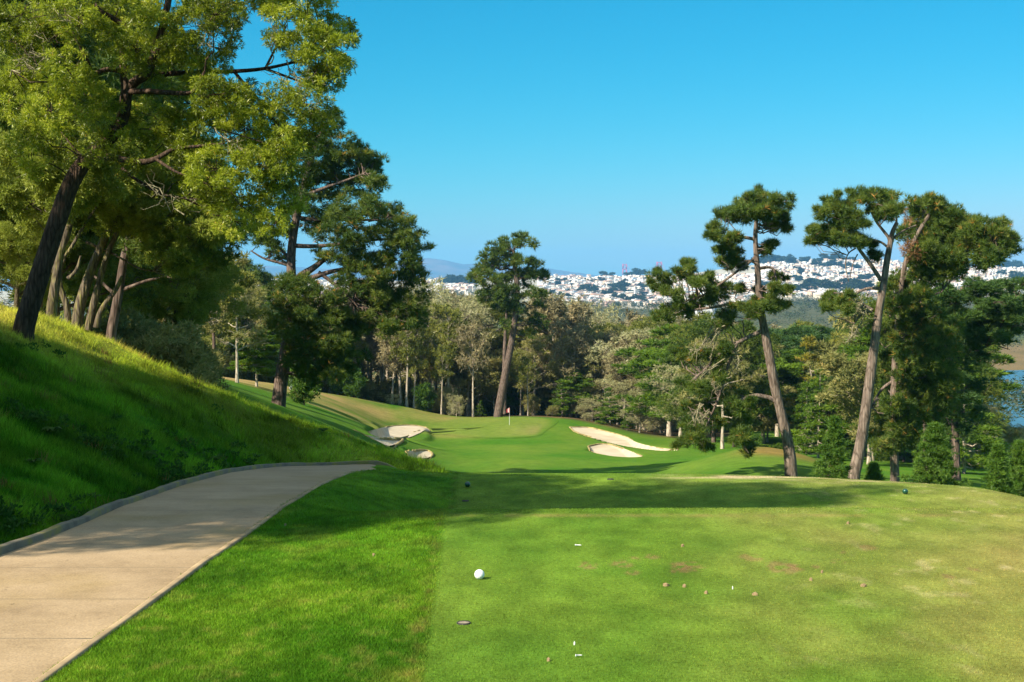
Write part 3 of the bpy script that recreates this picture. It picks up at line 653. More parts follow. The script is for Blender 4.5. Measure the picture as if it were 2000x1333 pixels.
# --- kinds of background tree, grown at the origin
KINDS = {
 'euc':  dict(leaf='euc', bark='barkp', f0=.34, limb=.28, rise=.85, n=21, cr=.072, zr=1.1, fol=dict(dens=2.6, length=.75, width=.22, k=3, spread=.7, up=-.2, sub=7, subr=.42, droop=.5), lean=.04, r=.014),
 'bare': dict(leaf='pale', bark='barkp', f0=.35, limb=.30, rise=.95, n=18, cr=.085, zr=1.0, fol=dict(dens=1.0, length=.75, width=.13, k=3, spread=.8, up=.1, sub=7, subr=.4), lean=.05, r=.016, twig=9),
 'pine': dict(leaf='pineo', bark='bark', f0=.40, limb=.25, rise=.5, n=20, cr=.078, zr=.65, fol=dict(dens=2.6, length=.75, width=.14, k=5, spread=.6, up=.35, sub=7, subr=.44), lean=.05, r=.017),
 'pinep': dict(leaf='oak', bark='barkp', f0=.30, limb=.30, rise=.35, n=16, cr=.075, zr=.6, fol=dict(dens=2.0, length=.7, width=.14, k=5, spread=.65, up=.3, sub=7, subr=.42), lean=.05, r=.017, twig=9),
 'cyp':  dict(leaf='cyp', bark='barkp', f0=.22, limb=.26, rise=.25, n=22, cr=.115, zr=.22, fol=dict(dens=5.0, length=.65, width=.13, k=5, spread=.5, up=.1, sub=8, subr=.38, flat=.4), lean=.05, r=.018),
 'cypd': dict(leaf='cypd', bark='barkp', f0=.35, limb=.34, rise=.4, n=20, cr=.12, zr=.22, fol=dict(dens=4.5, length=.65, width=.14, k=5, spread=.5, up=.15, sub=8, subr=.38, flat=.4), lean=.07, r=.020),
 'cypg': dict(leaf='cypg', bark='barkp', f0=.10, limb=.24, rise=.1, n=30, cr=.085, zr=.25, fol=dict(dens=5.0, length=.6, width=.13, k=5, spread=.5, up=.1, sub=8, subr=.38, flat=.5), lean=.02, r=.015, cone=True),
 'cypc': dict(leaf='cyp', bark='barkp', f0=.05, limb=.27, rise=.1, n=32, cr=.10, zr=.25, fol=dict(dens=5.0, length=.65, width=.13, k=5, spread=.5, up=.1, sub=8, subr=.38, flat=.5), lean=.02, r=.015, cone=True),
 'oak':  dict(leaf='oak', bark='barkp', f0=.25, limb=.34, rise=.75, n=22, cr=.10, zr=.8, fol=dict(dens=2.6, length=.6, width=.17, k=4, spread=.8, up=.1, sub=7, subr=.42), lean=.06, r=.018),
 'oakp': dict(leaf='pale', bark='barkp', f0=.22, limb=.36, rise=.7, n=20, cr=.10, zr=.8, fol=dict(dens=1.9, length=.55, width=.14, k=4, spread=.8, up=.1, sub=7, subr=.42), lean=.06, r=.018, twig=6),
 'dark': dict(leaf='pine', bark='bark', f0=.15, limb=.30, rise=.5, n=22, cr=.12, zr=.8, fol=dict(dens=4.2, length=.5, width=.085, k=6, spread=.65, up=.3, sub=7, subr=.44), lean=.05, r=.018),
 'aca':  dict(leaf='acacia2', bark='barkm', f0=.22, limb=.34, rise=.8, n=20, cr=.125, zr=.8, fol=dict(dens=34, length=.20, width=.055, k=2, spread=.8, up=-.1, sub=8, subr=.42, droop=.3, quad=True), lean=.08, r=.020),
 'thin': dict(leaf='acacia2', bark='barkm', f0=.30, limb=.26, rise=.7, n=17, cr=.11, zr=.9, fol=dict(dens=21, length=.26, width=.06, k=2, spread=.8, up=-.1, sub=7, subr=.45, droop=.3, quad=True), lean=.04, r=.016),
 'tall': dict(leaf='pineo', bark='barkp', f0=.48, limb=.17, rise=.7, n=15, cr=.058, zr=.7, fol=dict(dens=2.6, length=.75, width=.15, k=4, spread=.7, up=.2, sub=7, subr=.42), lean=.07, r=.0165, twig=5),
 'talle': dict(leaf='euc', bark='barkp', f0=.42, limb=.19, rise=1.0, n=17, cr=.058, zr=1.1, fol=dict(dens=2.1, length=.75, width=.2, k=3, spread=.7, up=-.2, sub=7, subr=.42, droop=.5), lean=.09, r=.0165, twig=6),
 'scrub': dict(leaf='oak', bark='barkp', f0=.03, limb=.42, rise=.7, n=22, cr=.15, zr=.8, fol=dict(dens=2.2, length=.5, width=.13, k=4, spread=.8, up=.1, sub=7, subr=.42), lean=.08, r=.02, twig=5),
 'scrubp': dict(leaf='pale', bark='barkp', f0=.03, limb=.45, rise=.6, n=20, cr=.15, zr=.8, fol=dict(dens=1.6, length=.5, width=.12, k=4, spread=.8, up=.1, sub=7, subr=.42), lean=.08, r=.02, twig=7),
 'shrub': dict(leaf='young', bark='bark', f0=.05, limb=.32, rise=.9, n=14, cr=.17, zr=1.0, fol=dict(dens=12, length=.34, width=.08, k=4, spread=.7, up=.2, sub=6, subr=.45), lean=.03, r=.02),
}
PROTO = {}
def proto(kind, v, H):
    key = (kind, v)
    if key in PROTO: return PROTO[key]
    K = KINDS[kind]; mb = MB(); K['fol']['dens'] *= 1.0
    n = 9; t_ = np.linspace(0, 1, n)
    la = rng.uniform(0, 6.28); lean = K['lean'] * H * rng.uniform(.5, 1.6)
    wob = rng.normal(size=(n, 2)).cumsum(0) * .010 * H
    tp = np.stack([math.cos(la) * lean * t_ ** 1.5 + wob[:, 0] * t_, math.sin(la) * lean * t_ ** 1.5 + wob[:, 1] * t_, t_ * H * .95], 1)
    R = K['r'] * H * (1 - t_ * .82); R[0] *= 1.35
    tp0 = tp.copy(); tp0[0, 2] -= .6
    mb.tube(tp0, R, 9)
    cen = []; rad = []
    for k in range(K['n']):
        f = K['f0'] + (1 - K['f0']) * (k + rng.uniform(0, .8)) / K['n']
        q = np.array([np.interp(f, t_, tp[:, c]) for c in range(3)])
        az = k * 2.399 + rng.uniform(-.5, .5)
        prof = (1.05 - f) * 1.1 if K.get('cone') else math.sin(min(1, (1.02 - f) / (1 - K['f0']) * 1.6 + .25) * math.pi / 2) * (1 if f < .9 else .6)
        L = K['limb'] * H * prof * rng.uniform(.65, 1.15)
        e = q + np.array([math.cos(az) * L, math.sin(az) * L, K['rise'] * L * rng.uniform(.5, 1.1)])
        e[2] = min(e[2], H * 1.0)
        rb = R[0] * (1 - f * .8) * .5
        branch_to(mb, q, e, rb, rb * .3, sag=rng.uniform(-.05, .14), wob=.05)
        for u in ((1.0, .62) if L > .12 * H else (1.0,)):
            c = q + (e - q) * u + rng.normal(size=3) * .02 * H
            r = K['cr'] * 1.12 * H * rng.uniform(.7, 1.2) * (1 if u == 1 else .8) * (max(.45, 1.15 - f) if K.get('cone') else 1)
            cen.append(c); rad.append((r, r, r * K['zr']))
            for _ in range(K.get('twig', 2)):
                e2 = c + ruv(1)[0] * np.array([r, r, r * max(K['zr'], .5)]) * 1.1
                branch_to(mb, q + (e - q) * u * rng.uniform(.6, 1), e2, rb * .3, rb * .1, 0, 4, wob=.1)
    cen.append(tp[-1] + [0, 0, H * .01]); r = K['cr'] * H * (.5 if K.get('cone') else .9); rad.append((r, r, r * max(K['zr'], .5)))
    V, Fc, ti = foliage(cen, rad, **dict(K['fol'], dens=K['fol']['dens'] * 1.45))
    PROTO[key] = (mb.mesh('trunk', M[K['bark']], True), meshdata('crown', V, Fc, M[K['leaf']], tint=ti), H)
    return PROTO[key]
def plant(kind, v, px, d, top, label, cat='tree', group=None, wide=1.0, name=None, H0=16.0, rz=None, base=None):
    a, c, H = proto(kind, v, H0)
    g_ = ground_pt(px, d) if base is None else np.asarray(base, float)
    zt = P(px, top, d)[2] if base is None else base[2] + top
    s = max(.05, (zt - g_[2]) / H)
    o = empty(name or {'shrub': 'shrub'}.get(kind, {'euc': 'eucalyptus_tree', 'bare': 'eucalyptus_tree', 'talle': 'eucalyptus_tree', 'tall': 'pine_tree', 'pine': 'pine_tree', 'pinep': 'pine_tree', 'dark': 'pine_tree', 'oak': 'scrub_tree', 'oakp': 'scrub_tree', 'aca': 'acacia_tree', 'thin': 'acacia_tree'}.get(kind, 'cypress_tree')), g_, label, cat, group)
    o.scale = (s * wide, s * wide, s); o.rotation_euler = (0, 0, rng.uniform(0, 6.28) if rz is None else rz)
    obj('trunk', a, o); obj('crown', c, o)
    return o

# ------------------------------------------------------------------ the trees one can tell apart
def cl(txt): return [tuple(float(a) for a in q.split()) for q in txt.split(',')]
def acacia_twigs(root, base, s):
    for a, b, c, d in ((62, 100, 118, 118), (50, 120, 125, 112), (70, 70, 60, 45), (45, 110, 20, 150), (590, 175, 560, 118), (620, 190, 600, 122), (560, 160, 520, 136), (545, 60, 520, 130), (585, 220, 560, 150), (330, 380, 420, 400), (290, 360, 360, 420), (480, 300, 420, 250), (130, 40, 105, 20), (400, 60, 430, 95)):
        mb = MB(); A_, B_ = P(c, d, 27.3 + rng.uniform(-.8, .3)), P(a, b, 27.0 + rng.uniform(-1.2, .5))
        branch_to(mb, A_ - base, B_ - base, .014, .006, rng.uniform(-.1, .15), 5, .08)
        for _ in range(9):
            u = rng.uniform(.3, 1); q = A_ * (1 - u) + B_ * u; branch_to(mb, q - base, q + (B_ - A_) * .25 + ruv(1)[0] * rng.uniform(.15, .45) - base, .006, .002, .1, 4, .12)
        obj('bare_twig', mb.mesh('bare_twig', M['lichen'], True), root)
# big acacia leaning over the bank
hero('acacia_tree', 'big leaning acacia with dark trunk, nearest tree at the top left of the grassy bank', 'tree', 27.6,
  [([(44, 648), (58, 600), (80, 530), (108, 445), (138, 355), (172, 306, .1), (205, 280, .2), (235, 248, .2), (244, 215, .1), (246, 180), (262, 160), (287, 148, -.2), (300, 110, -.3), (320, 50), (340, -60), (350, -140)], 22, 5),
   ([(246, 182), (241, 140), (240, 90, .3), (259, 61), (225, 38), (189, 18, -.2), (150, -40)], 9, 2.5),
   ([(250, 180), (280, 178, -.3), (340, 182, -.6), (372, 183, -.7), (386, 172, -.8), (400, 140, -1)], 6.5, 2.5),
   ([(241, 142), (212, 134, -.2), (182, 145, -.4), (150, 150, -.6), (100, 160, -.6)], 6, 2),
   ([(182, 147), (172, 120, -.5), (150, 80, -.7), (136, 50, -.7), (124, 10, -.6)], 4, 1.5),
   ([(172, 306), (210, 306, -.3), (238, 312, -.5), (280, 318, -.7), (305, 311, -.9), (330, 296, -1), (342, 290, -1), (400, 285, -1)], 8, 2.5),
   ([(305, 311, -.9), (325, 325, -1.1), (350, 340, -1.2), (390, 350, -1.2)], 3.5, 1.5),
   ([(238, 330, .2), (255, 345, .1), (285, 362, 0), (315, 381, -.2), (360, 388, -.3)], 4, 2),
   ([(287, 148, .2), (360, 142, .5), (458, 140, .6), (518, 135, .5), (574, 122, .4), (620, 110, .3)], 6, 2),
   ([(518, 135, .5), (560, 150, .3), (600, 165, .2), (640, 180, .2)], 3, 1),
   ([(518, 135, .5), (540, 90, .7), (560, 50, .9)], 3, 1.2),
   ([(458, 141, .6), (500, 190, .4), (540, 240, .2)], 3.5, 1.2)],
  cl('600 30 55,640 90 48,655 60 38,560 40 55,648 135 30,615 140 38,590 95 30,545 205 36,600 205 40,612 240 30,640 160 26,520 260 50,480 200 42,450 270 55,500 330 46,420 330 52,545 350 32,475 385 38,555 280 32,540 305 38,562 350 32,522 395 38,560 258 34,500 425 34,572 400 24,452 430 38,602 282 22,535 440 26,'
     '335 60 60,395 60 55,400 125 36,425 185 45,340 125 50,375 205 52,305 232 44,335 285 52,385 305 52,255 275 36,205 245 40,265 95 46,205 62 50,230 5 62,330 -20 62,440 -5 55,520 -20 55,600 -40 50,420 30 40,480 250 40,440 225 36,360 250 40,'
     '40 30 55,100 75 52,60 130 52,132 140 42,42 210 44,100 216 42,62 252 30,152 222 40,118 290 40,64 300 40,165 185 40,100 5 55,20 80 40,160 30 45,100 -90 70,250 -90 70,400 -90 70,520 -90 60,20 170 36,190 300 26,260 320 24,360 345 30,400 380 34'),
  dict(dens=400, length=.085, width=.016, k=3, spread=.75, up=-.1, sub=26, subr=.21, droop=.35, quad=True, orange=.006), M['acacia'], M['barkd'], sat=0, rs=1.22, extra=acacia_twigs, depth=1.3, zr=.8, br=.022, twigs=7, ypow=1)

# stems behind it on the ridge
hero('cypress_tree', 'mossy curved two stemmed cypress just right of the big leaning acacia', 'tree', 31.5,
  [([(100, 608), (106, 570), (112, 530), (118, 490), (132, 455), (142, 415), (150, 370), (165, 300)], 12, 5),
   ([(78, 600), (80, 570), (90, 545), (112, 515), (138, 488), (158, 450), (185, 410)], 6, 2.5),
   ([(133, 545), (150, 530), (158, 500)], 5, 2)],
  cl('165 360 40,120 380 42,200 340 40,80 340 44,60 400 40,185 300 45,230 320 36,60 290 50,110 320 40,150 420 28,205 400 30'),
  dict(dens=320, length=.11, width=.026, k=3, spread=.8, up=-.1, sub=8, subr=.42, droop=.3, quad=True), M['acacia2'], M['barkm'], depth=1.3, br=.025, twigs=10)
hero('cypress_tree', 'grey stemmed cypress clump with forked low limb, left of the small dark pine trunk', 'tree', 33.5,
  [([(150, 634), (155, 600), (165, 565), (178, 528), (190, 498), (208, 460), (226, 425), (250, 380), (260, 320)], 12, 5),
   ([(172, 645), (182, 600), (192, 560), (205, 510), (216, 483), (228, 455), (262, 400)], 8.5, 4),
   ([(133, 632), (132, 600), (122, 575), (116, 555), (118, 525), (128, 500)], 8, 3),
   ([(188, 640), (192, 618), (208, 590), (226, 568), (240, 540)], 7, 4),
   ([(168, 473), (190, 483), (217, 494), (245, 510), (273, 526), (300, 530)], 3.2, 1.3)],
  cl('250 380 40,300 400 40,270 340 45,330 370 42,220 360 38,360 420 36,310 440 32,270 430 30,350 460 30,230 420 28,330 500 26,380 380 40,300 320 40,400 440 36,365 500 26'),
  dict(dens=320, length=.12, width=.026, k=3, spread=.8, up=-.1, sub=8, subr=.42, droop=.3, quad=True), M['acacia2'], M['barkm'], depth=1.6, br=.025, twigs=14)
hero('pine_tree', 'small dark pine trunk with one long bare limb, last stem on the grassy ridge', 'tree', 35.5,
  [([(216, 658), (222, 625), (228, 595), (234, 560), (238, 530), (244, 495), (258, 445), (270, 400)], 11, 5),
   ([(241, 566), (262, 558), (285, 549), (305, 545), (340, 535)], 4.5, 1.8),
   ([(228, 578), (212, 565), (195, 548), (178, 536)], 4, 2)],
  cl('290 440 34,270 470 26,330 450 36,370 470 34,400 500 30,350 520 28,300 490 24,420 460 34,385 430 34,440 500 26'),
  dict(dens=100, length=.16, width=.02, k=6, spread=.6, up=.3, sub=8, subr=.42), M['pine'], M['bark'], depth=1.5, br=.025, twigs=8)

# the tall pine left of the green
hero('pine_tree', 'tall pine with leafy lower trunk, at the foot of the bank left of the green', 'tree', 98.0,
  [([(543, 797), (546, 770), (550, 735), (560, 680), (566, 640), (570, 590), (569, 545), (568, 500), (575, 440), (590, 385), (602, 330), (615, 285), (638, 240)], 16, 2.5),
   ([(574, 552), (592, 536), (612, 524), (632, 508), (655, 495)], 8.5, 3),
   ([(578, 556), (605, 545), (640, 532), (680, 524)], 7, 3),
   ([(622, 532), (650, 552), (675, 575), (690, 590)], 4, 2),
   ([(568, 508), (556, 495), (545, 485), (535, 470)], 4, 1.5),
   ([(590, 385), (615, 375), (640, 365), (670, 355), (710, 340)], 4.5, 1.5),
   ([(580, 425), (610, 430), (650, 430), (700, 430), (750, 430)], 5, 1.5),
   ([(570, 480), (610, 482), (660, 478), (720, 470), (780, 465)], 5, 1.5),
   ([(568, 520), (540, 512), (515, 506), (490, 490)], 3.5, 1.2)],
  cl('640 245 26,612 268 32,655 280 34,690 300 26,605 312 38,650 330 40,698 330 34,722 312 20,612 368 34,660 372 36,708 368 34,735 352 18,680 418 34,728 408 22,622 428 34,660 462 34,592 400 24,718 450 34,762 425 26,788 466 30,742 480 34,690 502 28,640 490 24,770 512 34,806 490 18,815 545 20,740 530 34,700 550 34,780 560 30,750 580 34,720 600 30,790 600 26,682 570 26,662 596 22 -1.6,800 628 22,735 640 26,700 640 22,765 630 20,'
     '540 500 16,530 462 20,520 432 22,505 470 16,555 440 18,580 566 32 -1.6,602 612 42 -1.6,572 650 30 -1.6,640 650 34 -1.6,622 690 36 -1.6,660 680 34 -1.6,582 705 24 -1.6,650 718 28 -1.6,690 698 24,560 600 24 -1.6,610 725 22 -1.6,680 655 24,670 625 22,632 580 22 -1.6'),
  dict(dens=20, length=.34, width=.040, k=9, spread=.55, up=.4, sub=15, subr=.27, orange=.02), M['pine'], M['bark'], rs=1.28, sat=2, zr=.6, depth=2.4, br=.05, twigs=4)

# centre pine behind the green, with its second stem
hero('pine_tree', 'tall two stemmed pine standing alone behind the green beside the flagstick', 'tree', 211.0,
  [([(973, 809), (980, 770), (988, 725), (998, 675), (1004, 640), (1009, 600), (1011, 560), (1005, 520), (1003, 490)], 9, 3),
   ([(985, 809), (984, 760), (985, 700), (987, 650), (990, 600), (990, 560)], 5, 2)],
  cl('990 474 14,1012 470 14,1030 478 14,968 486 15,957 500 13,985 495 12,958 520 18,940 530 15,998 508 16,1025 512 16,1045 516 12,950 545 18,982 540 22,1012 545 18,1035 540 18,1060 542 11,930 540 9,965 572 20,1000 575 22,1040 572 15,1065 535 7,950 582 10,985 602 18,1015 606 16,1050 598 9,1040 628 16,1060 636 10,1035 655 12,990 632 10,1055 575 10,940 575 9'),
  dict(dens=6, length=.62, width=.085, k=8, spread=.55, up=.4, sub=8, subr=.42), M['pine'], M['bark'], rs=1.2, depth=2.2, zr=.6, br=.10, twigs=2)

# right hand pair
def lichen(lines, seed):
    def f(root, base, s):
        mb = MB()
        for L in lines:
            for _ in range(3):
                W = np.array([P(q[0], q[1], D_ + rng.uniform(-1, 1)) for q in L for D_ in (seed,)])
                W = smooth_line(W + rng.normal(size=W.shape) * .12, 2)
                mb.tube(W - base, np.linspace(.045, .012, len(W)), 5)
                for _ in range(9):
                    a = W[rng.integers(len(W) // 3, len(W))]
                    e = a + ruv(1)[0] * rng.uniform(.3, .8)
                    branch_to(mb, a - base, e - base, .02, .007, rng.uniform(-.3, .3), 4, .15)
        obj('lichen_twigs', mb.mesh('lichen_twigs', M['lichen'], True), root)
    return f
hero('pine_tree', 'curved pine with drooping lichen hung side branches, left of the straight right hand pine', 'tree', 84.0,
  [([(1545, 924), (1543, 890), (1536, 850), (1524, 800), (1514, 760), (1506, 715), (1497, 665), (1488, 620), (1482, 575), (1480, 530), (1476, 490), (1475, 455), (1478, 425), (1480, 400)], 13.5, 3),
   ([(1519, 786), (1505, 778), (1488, 774), (1472, 772), (1450, 780), (1430, 790)], 6, 2.5),
   ([(1475, 468), (1460, 465), (1445, 463), (1425, 468), (1405, 462)], 4, 1.5),
   ([(1478, 515), (1462, 508), (1445, 515), (1430, 520)], 3, 1.2),
   ([(1478, 500), (1465, 512), (1440, 530), (1400, 560), (1370, 580), (1335, 590)], 3.5, 1.5),
   ([(1490, 630), (1470, 600), (1440, 590), (1400, 600), (1360, 605), (1320, 612)], 4.5, 1.5),
   ([(1482, 525), (1498, 522), (1512, 524), (1516, 545), (1520, 560)], 3.5, 1.5),
   ([(1493, 645), (1470, 655), (1440, 670), (1405, 690), (1380, 720), (1350, 745)], 5, 2),
   ([(1440, 670), (1420, 720), (1410, 760), (1395, 800), (1370, 850)], 3.5, 1.2),
   ([(1450, 780), (1440, 820), (1445, 860), (1462, 885)], 2.5, 1)],
  cl('1492 388 17,1515 392 17,1470 388 17,1450 396 16,1436 410 16,1425 424 16,1448 424 20,1475 415 22,1498 420 22,1520 412 16,1530 432 12,1538 446 9,1510 446 14,1405 452 14,1394 458 9,1415 475 13,1410 490 9,1440 462 11,1500 490 11,1508 480 8,1440 492 10,1436 508 10,1420 515 14,1445 512 12,'
     '1280 540 13,1300 553 16,1325 540 14,1347 528 12,1360 552 15,1320 572 14,1340 598 17,1362 590 17,1388 576 15,1412 578 14,1437 566 12,1282 618 11,1306 614 15,1420 615 15,1450 600 13,1412 632 14,1345 515 9,1380 545 10,1330 610 13,1400 560 11,'
     '1520 545 12,1535 570 11,1512 590 12,1500 600 16,1525 598 10,1487 574 12,1475 610 14,1515 560 9,1480 590 12,'
     '1362 758 15,1400 768 16,1425 783 18,1450 796 20,1450 822 18,1430 806 14,1355 852 16,1338 866 13,1370 870 13,1350 832 13,1440 862 12,1460 882 11,1452 842 12,1400 738 14,1340 748 14,1375 800 13,1400 826 11,1345 790 11,1375 690 13,1350 700 12,1400 700 12,1420 680 12,1320 690 10'),
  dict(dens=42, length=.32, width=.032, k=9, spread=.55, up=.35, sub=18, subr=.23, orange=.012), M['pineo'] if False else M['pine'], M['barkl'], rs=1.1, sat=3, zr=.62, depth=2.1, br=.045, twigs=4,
  extra=lichen([[(1400, 640), (1380, 665), (1365, 690), (1350, 680)], [(1440, 690), (1400, 720), (1372, 730), (1365, 745)], [(1400, 720), (1398, 745), (1395, 760)], [(1420, 640), (1395, 650), (1390, 690)], [(1385, 800), (1365, 820), (1370, 840)], [(1430, 660), (1440, 700), (1430, 720)], [(1370, 790), (1355, 815), (1360, 850)]], 84.0))

hero('pine_tree', 'straight pale pine with forked crown and bare arching limbs, right of the curved pine', 'tree', 80.0,
  [([(1667, 929), (1676, 895), (1686, 840), (1694, 780), (1702, 720), (1711, 650), (1718, 600), (1727, 550), (1732, 510), (1738, 480), (1742, 455), (1752, 435)], 14, 3.5),
   ([(1721, 548), (1706, 525), (1690, 503), (1676, 485), (1668, 465), (1662, 440)], 4.6, 2),
   ([(1732, 505), (1740, 470), (1726, 452), (1712, 435), (1702, 415), (1695, 395)], 4, 1.6),
   ([(1736, 485), (1720, 472), (1700, 468), (1685, 470)], 3, 1.2),
   ([(1716, 564), (1700, 563), (1685, 566), (1668, 576), (1654, 584)], 3.4, 1.6),
   ([(1704, 606), (1690, 597), (1675, 590), (1654, 584)], 3.2, 1.5),
   ([(1703, 608), (1690, 608), (1676, 620), (1668, 632)], 4, 1.8),
   ([(1672, 485), (1655, 495), (1650, 520), (1658, 550)], 1.6, .8),
   ([(1675, 497), (1665, 515), (1660, 545)], 1.4, .7),
   ([(1742, 468), (1765, 450), (1790, 440)], 3, 1.2)],
  cl('1675 378 15,1690 384 13,1712 384 18,1730 380 13,1726 402 22,1742 410 15,1636 394 13,1620 402 11,1606 414 11,1640 412 17,1660 414 17,1735 420 16,1715 418 12,1625 430 15,1650 436 18,1630 448 19,1600 456 13,1586 468 9,1612 464 17,1655 462 16,1672 472 15,1590 450 7,1680 440 9,1640 470 12,'
     '1640 584 15,1620 580 11,1625 600 11,1655 600 14,1610 590 7,1700 480 6,1715 500 9'),
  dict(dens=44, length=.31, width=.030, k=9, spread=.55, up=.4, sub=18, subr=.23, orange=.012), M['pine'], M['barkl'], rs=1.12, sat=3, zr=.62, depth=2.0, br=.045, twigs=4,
  extra=lichen([[(1703, 608), (1680, 600), (1665, 610), (1655, 625)], [(1690, 608), (1672, 640), (1660, 660)], [(1690, 600), (1668, 596)]], 80.0))

def deadbits(root, base, s):
    cen = np.array([P(a, b, 88 + c) for a, b, c in ((1765, 486, -1.5), (1780, 480, -1.2), (1775, 500, -1.4), (1762, 405, 0), (1768, 418, 0), (1775, 428, 0), (1795, 495, -1.2))]) - base
    rr = np.array([13, 13, 12, 7, 8, 8, 9.])[:, None] * 88 / FPX * np.ones(3)
    V, Fc, ti = foliage(cen, rr, 18, .28, .03, 7, .6, -.1, 7, .42)
    obj('dead_foliage', meshdata('dead_foliage', V, Fc, M['dead'], tint=ti), root)['label'] = 'brown dead needles'
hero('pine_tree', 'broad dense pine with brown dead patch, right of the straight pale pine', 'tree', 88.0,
  [([(1748, 932), (1746, 880), (1745, 800), (1748, 720), (1752, 650), (1758, 580), (1765, 520), (1790, 460), (1815, 420)], 9.5, 3),
   ([(1764, 545), (1790, 520), (1820, 495), (1860, 475), (1900, 460), (1940, 462)], 5.5, 2),
   ([(1758, 600), (1800, 585), (1840, 570)], 4, 1.5),
   ([(1745, 745), (1720, 760), (1698, 805)], 4, 1.5), ([(1746, 650), (1730, 660), (1715, 672)], 3, 1.2)],
  cl('1797 406 16,1812 402 14,1836 415 17,1855 420 14,1850 436 20,1870 442 18,1888 446 20,1910 445 17,1930 456 18,1955 458 17,1970 468 11,1940 475 21,1962 484 14,1905 470 24,1875 468 24,1850 462 24,1815 448 22,1790 455 20,1802 480 22,1825 492 22,1856 490 24,1890 490 22,1925 500 19,1958 500 12,1925 516 12,1825 512 24,1852 515 22,1812 528 22,1838 536 22,1800 548 20,1795 430 14,1830 432 16,'
     '1765 560 18,1785 580 18,1750 600 16,1775 620 20,1800 600 20,1740 640 16,1765 660 22,1795 650 24,1820 630 22,1780 690 22,1810 690 24,1840 670 22,1750 700 16,1770 730 20,1800 730 24,1830 720 24,1855 700 22,1760 770 18,1740 790 14,1790 770 22,1820 765 22,1850 745 22,1735 820 16,1760 815 18,1790 810 20,1720 850 14,1745 860 16,1775 850 18,1720 880 13,1810 800 20,1840 790 18,1715 640 12,1725 600 10,1735 560 12'),
  dict(dens=26, length=.33, width=.038, k=9, spread=.55, up=.35, sub=8, subr=.42, orange=.03), M['pine'], M['barkl'], rs=1.36, sat=3, depth=2.8, br=.05, twigs=2, extra=deadbits)
hero('cypress_tree', 'dark dense cypress with layered drooping boughs, at the right edge before the lake', 'tree', 100.0,
  [([(1868, 935), (1866, 860), (1862, 780), (1858, 700), (1862, 620), (1880, 560)], 11, 4),
   ([(1812, 930), (1808, 830), (1805, 740), (1802, 640)], 7, 3),
   ([(1862, 640), (1900, 610), (1940, 590), (1985, 580)], 5, 2), ([(1860, 700), (1900, 690), (1940, 670)], 4, 2)],
  cl('1830 570 26,1858 575 24,1890 560 22,1920 558 20,1950 565 20,1978 558 18,1998 555 18,1912 585 22,1940 592 22,1975 596 22,2005 600 20,1937 608 20,1962 612 20,1912 626 26,1937 634 24,1995 626 16,1887 652 26,1912 664 26,1937 656 20,1955 640 14,1900 690 26,1960 668 10,1880 720 24,1870 620 26,1860 660 26,1875 690 24,1895 750 22,1870 770 24,1885 805 22,1860 820 22,1850 860 18,1870 850 16,1850 590 24,1845 740 22,1935 622 18,1850 800 18'),
  dict(dens=22, length=.36, width=.05, k=6, spread=.5, up=.05, sub=9, subr=.40, flat=.4), M['cypd'], M['bark'], rs=1.55, depth=3.0, zr=.38, br=.06, twigs=2)

# young firs along the edge of the tee
def young(px, py0, py1, hw, d, label):
    b0 = P(px, py0, d); g0 = ground_pt(px, d); s = d / FPX
    b0[2] = min(b0[2], g0[2]); Hh = P(px, py1, d)[2] - b0[2]; w = hw * s
    root = empty('young_fir', b0, label, 'tree', 'young firs along the edge of the tee')
    mb = MB(); mb.tube([(0, 0, -.3), (0, 0, Hh * .5), (.02, 0, Hh)], [.03 * Hh * .5 + .03, .03, .008], 7)
    cen = []; rad = []
    n = 64
    for k in range(n):
        f = (k + .5) / n; L = w * (1 - f) ** .75 * rng.uniform(.45, 1.25) * (1 if f > .08 else .8); az = k * 2.399
        z0 = f * Hh * .97; e = np.array([math.cos(az) * L, math.sin(az) * L, z0 + L * .22])
        branch_to(mb, np.array([0, 0, z0]), e, .018, .005, .05, 4)
        for u in (.35, .62, .88, 1.0):
            cen.append(np.array([0, 0, z0]) * (1 - u) + e * u); r = .10 * w + .06 + .05 * L; rad.append((r, r, r * .45))
    V, Fc, ti = foliage(cen, rad, 62, .17, .026, 5, .6, .35, 4, .5)
    obj('trunk', mb.mesh('trunk', M['bark'], True), root); obj('crown', meshdata('crown', V, Fc, M['young'], tint=ti), root)
young(1628, 935, 812, 44, 66, 'dark young fir between the curved pine and the straight pale pine')
young(1825, 955, 826, 60, 62, 'wide bright young fir right of the straight pale pine, behind the tee marker')
young(1948, 985, 868, 36, 56, 'narrow young fir near the right edge, left one of two')
young(1990, 990, 862, 40, 58, 'young fir cut by the right edge of the photo')
young(1706, 950, 905, 26, 68, 'low green shoot at the foot of the straight pale pine')

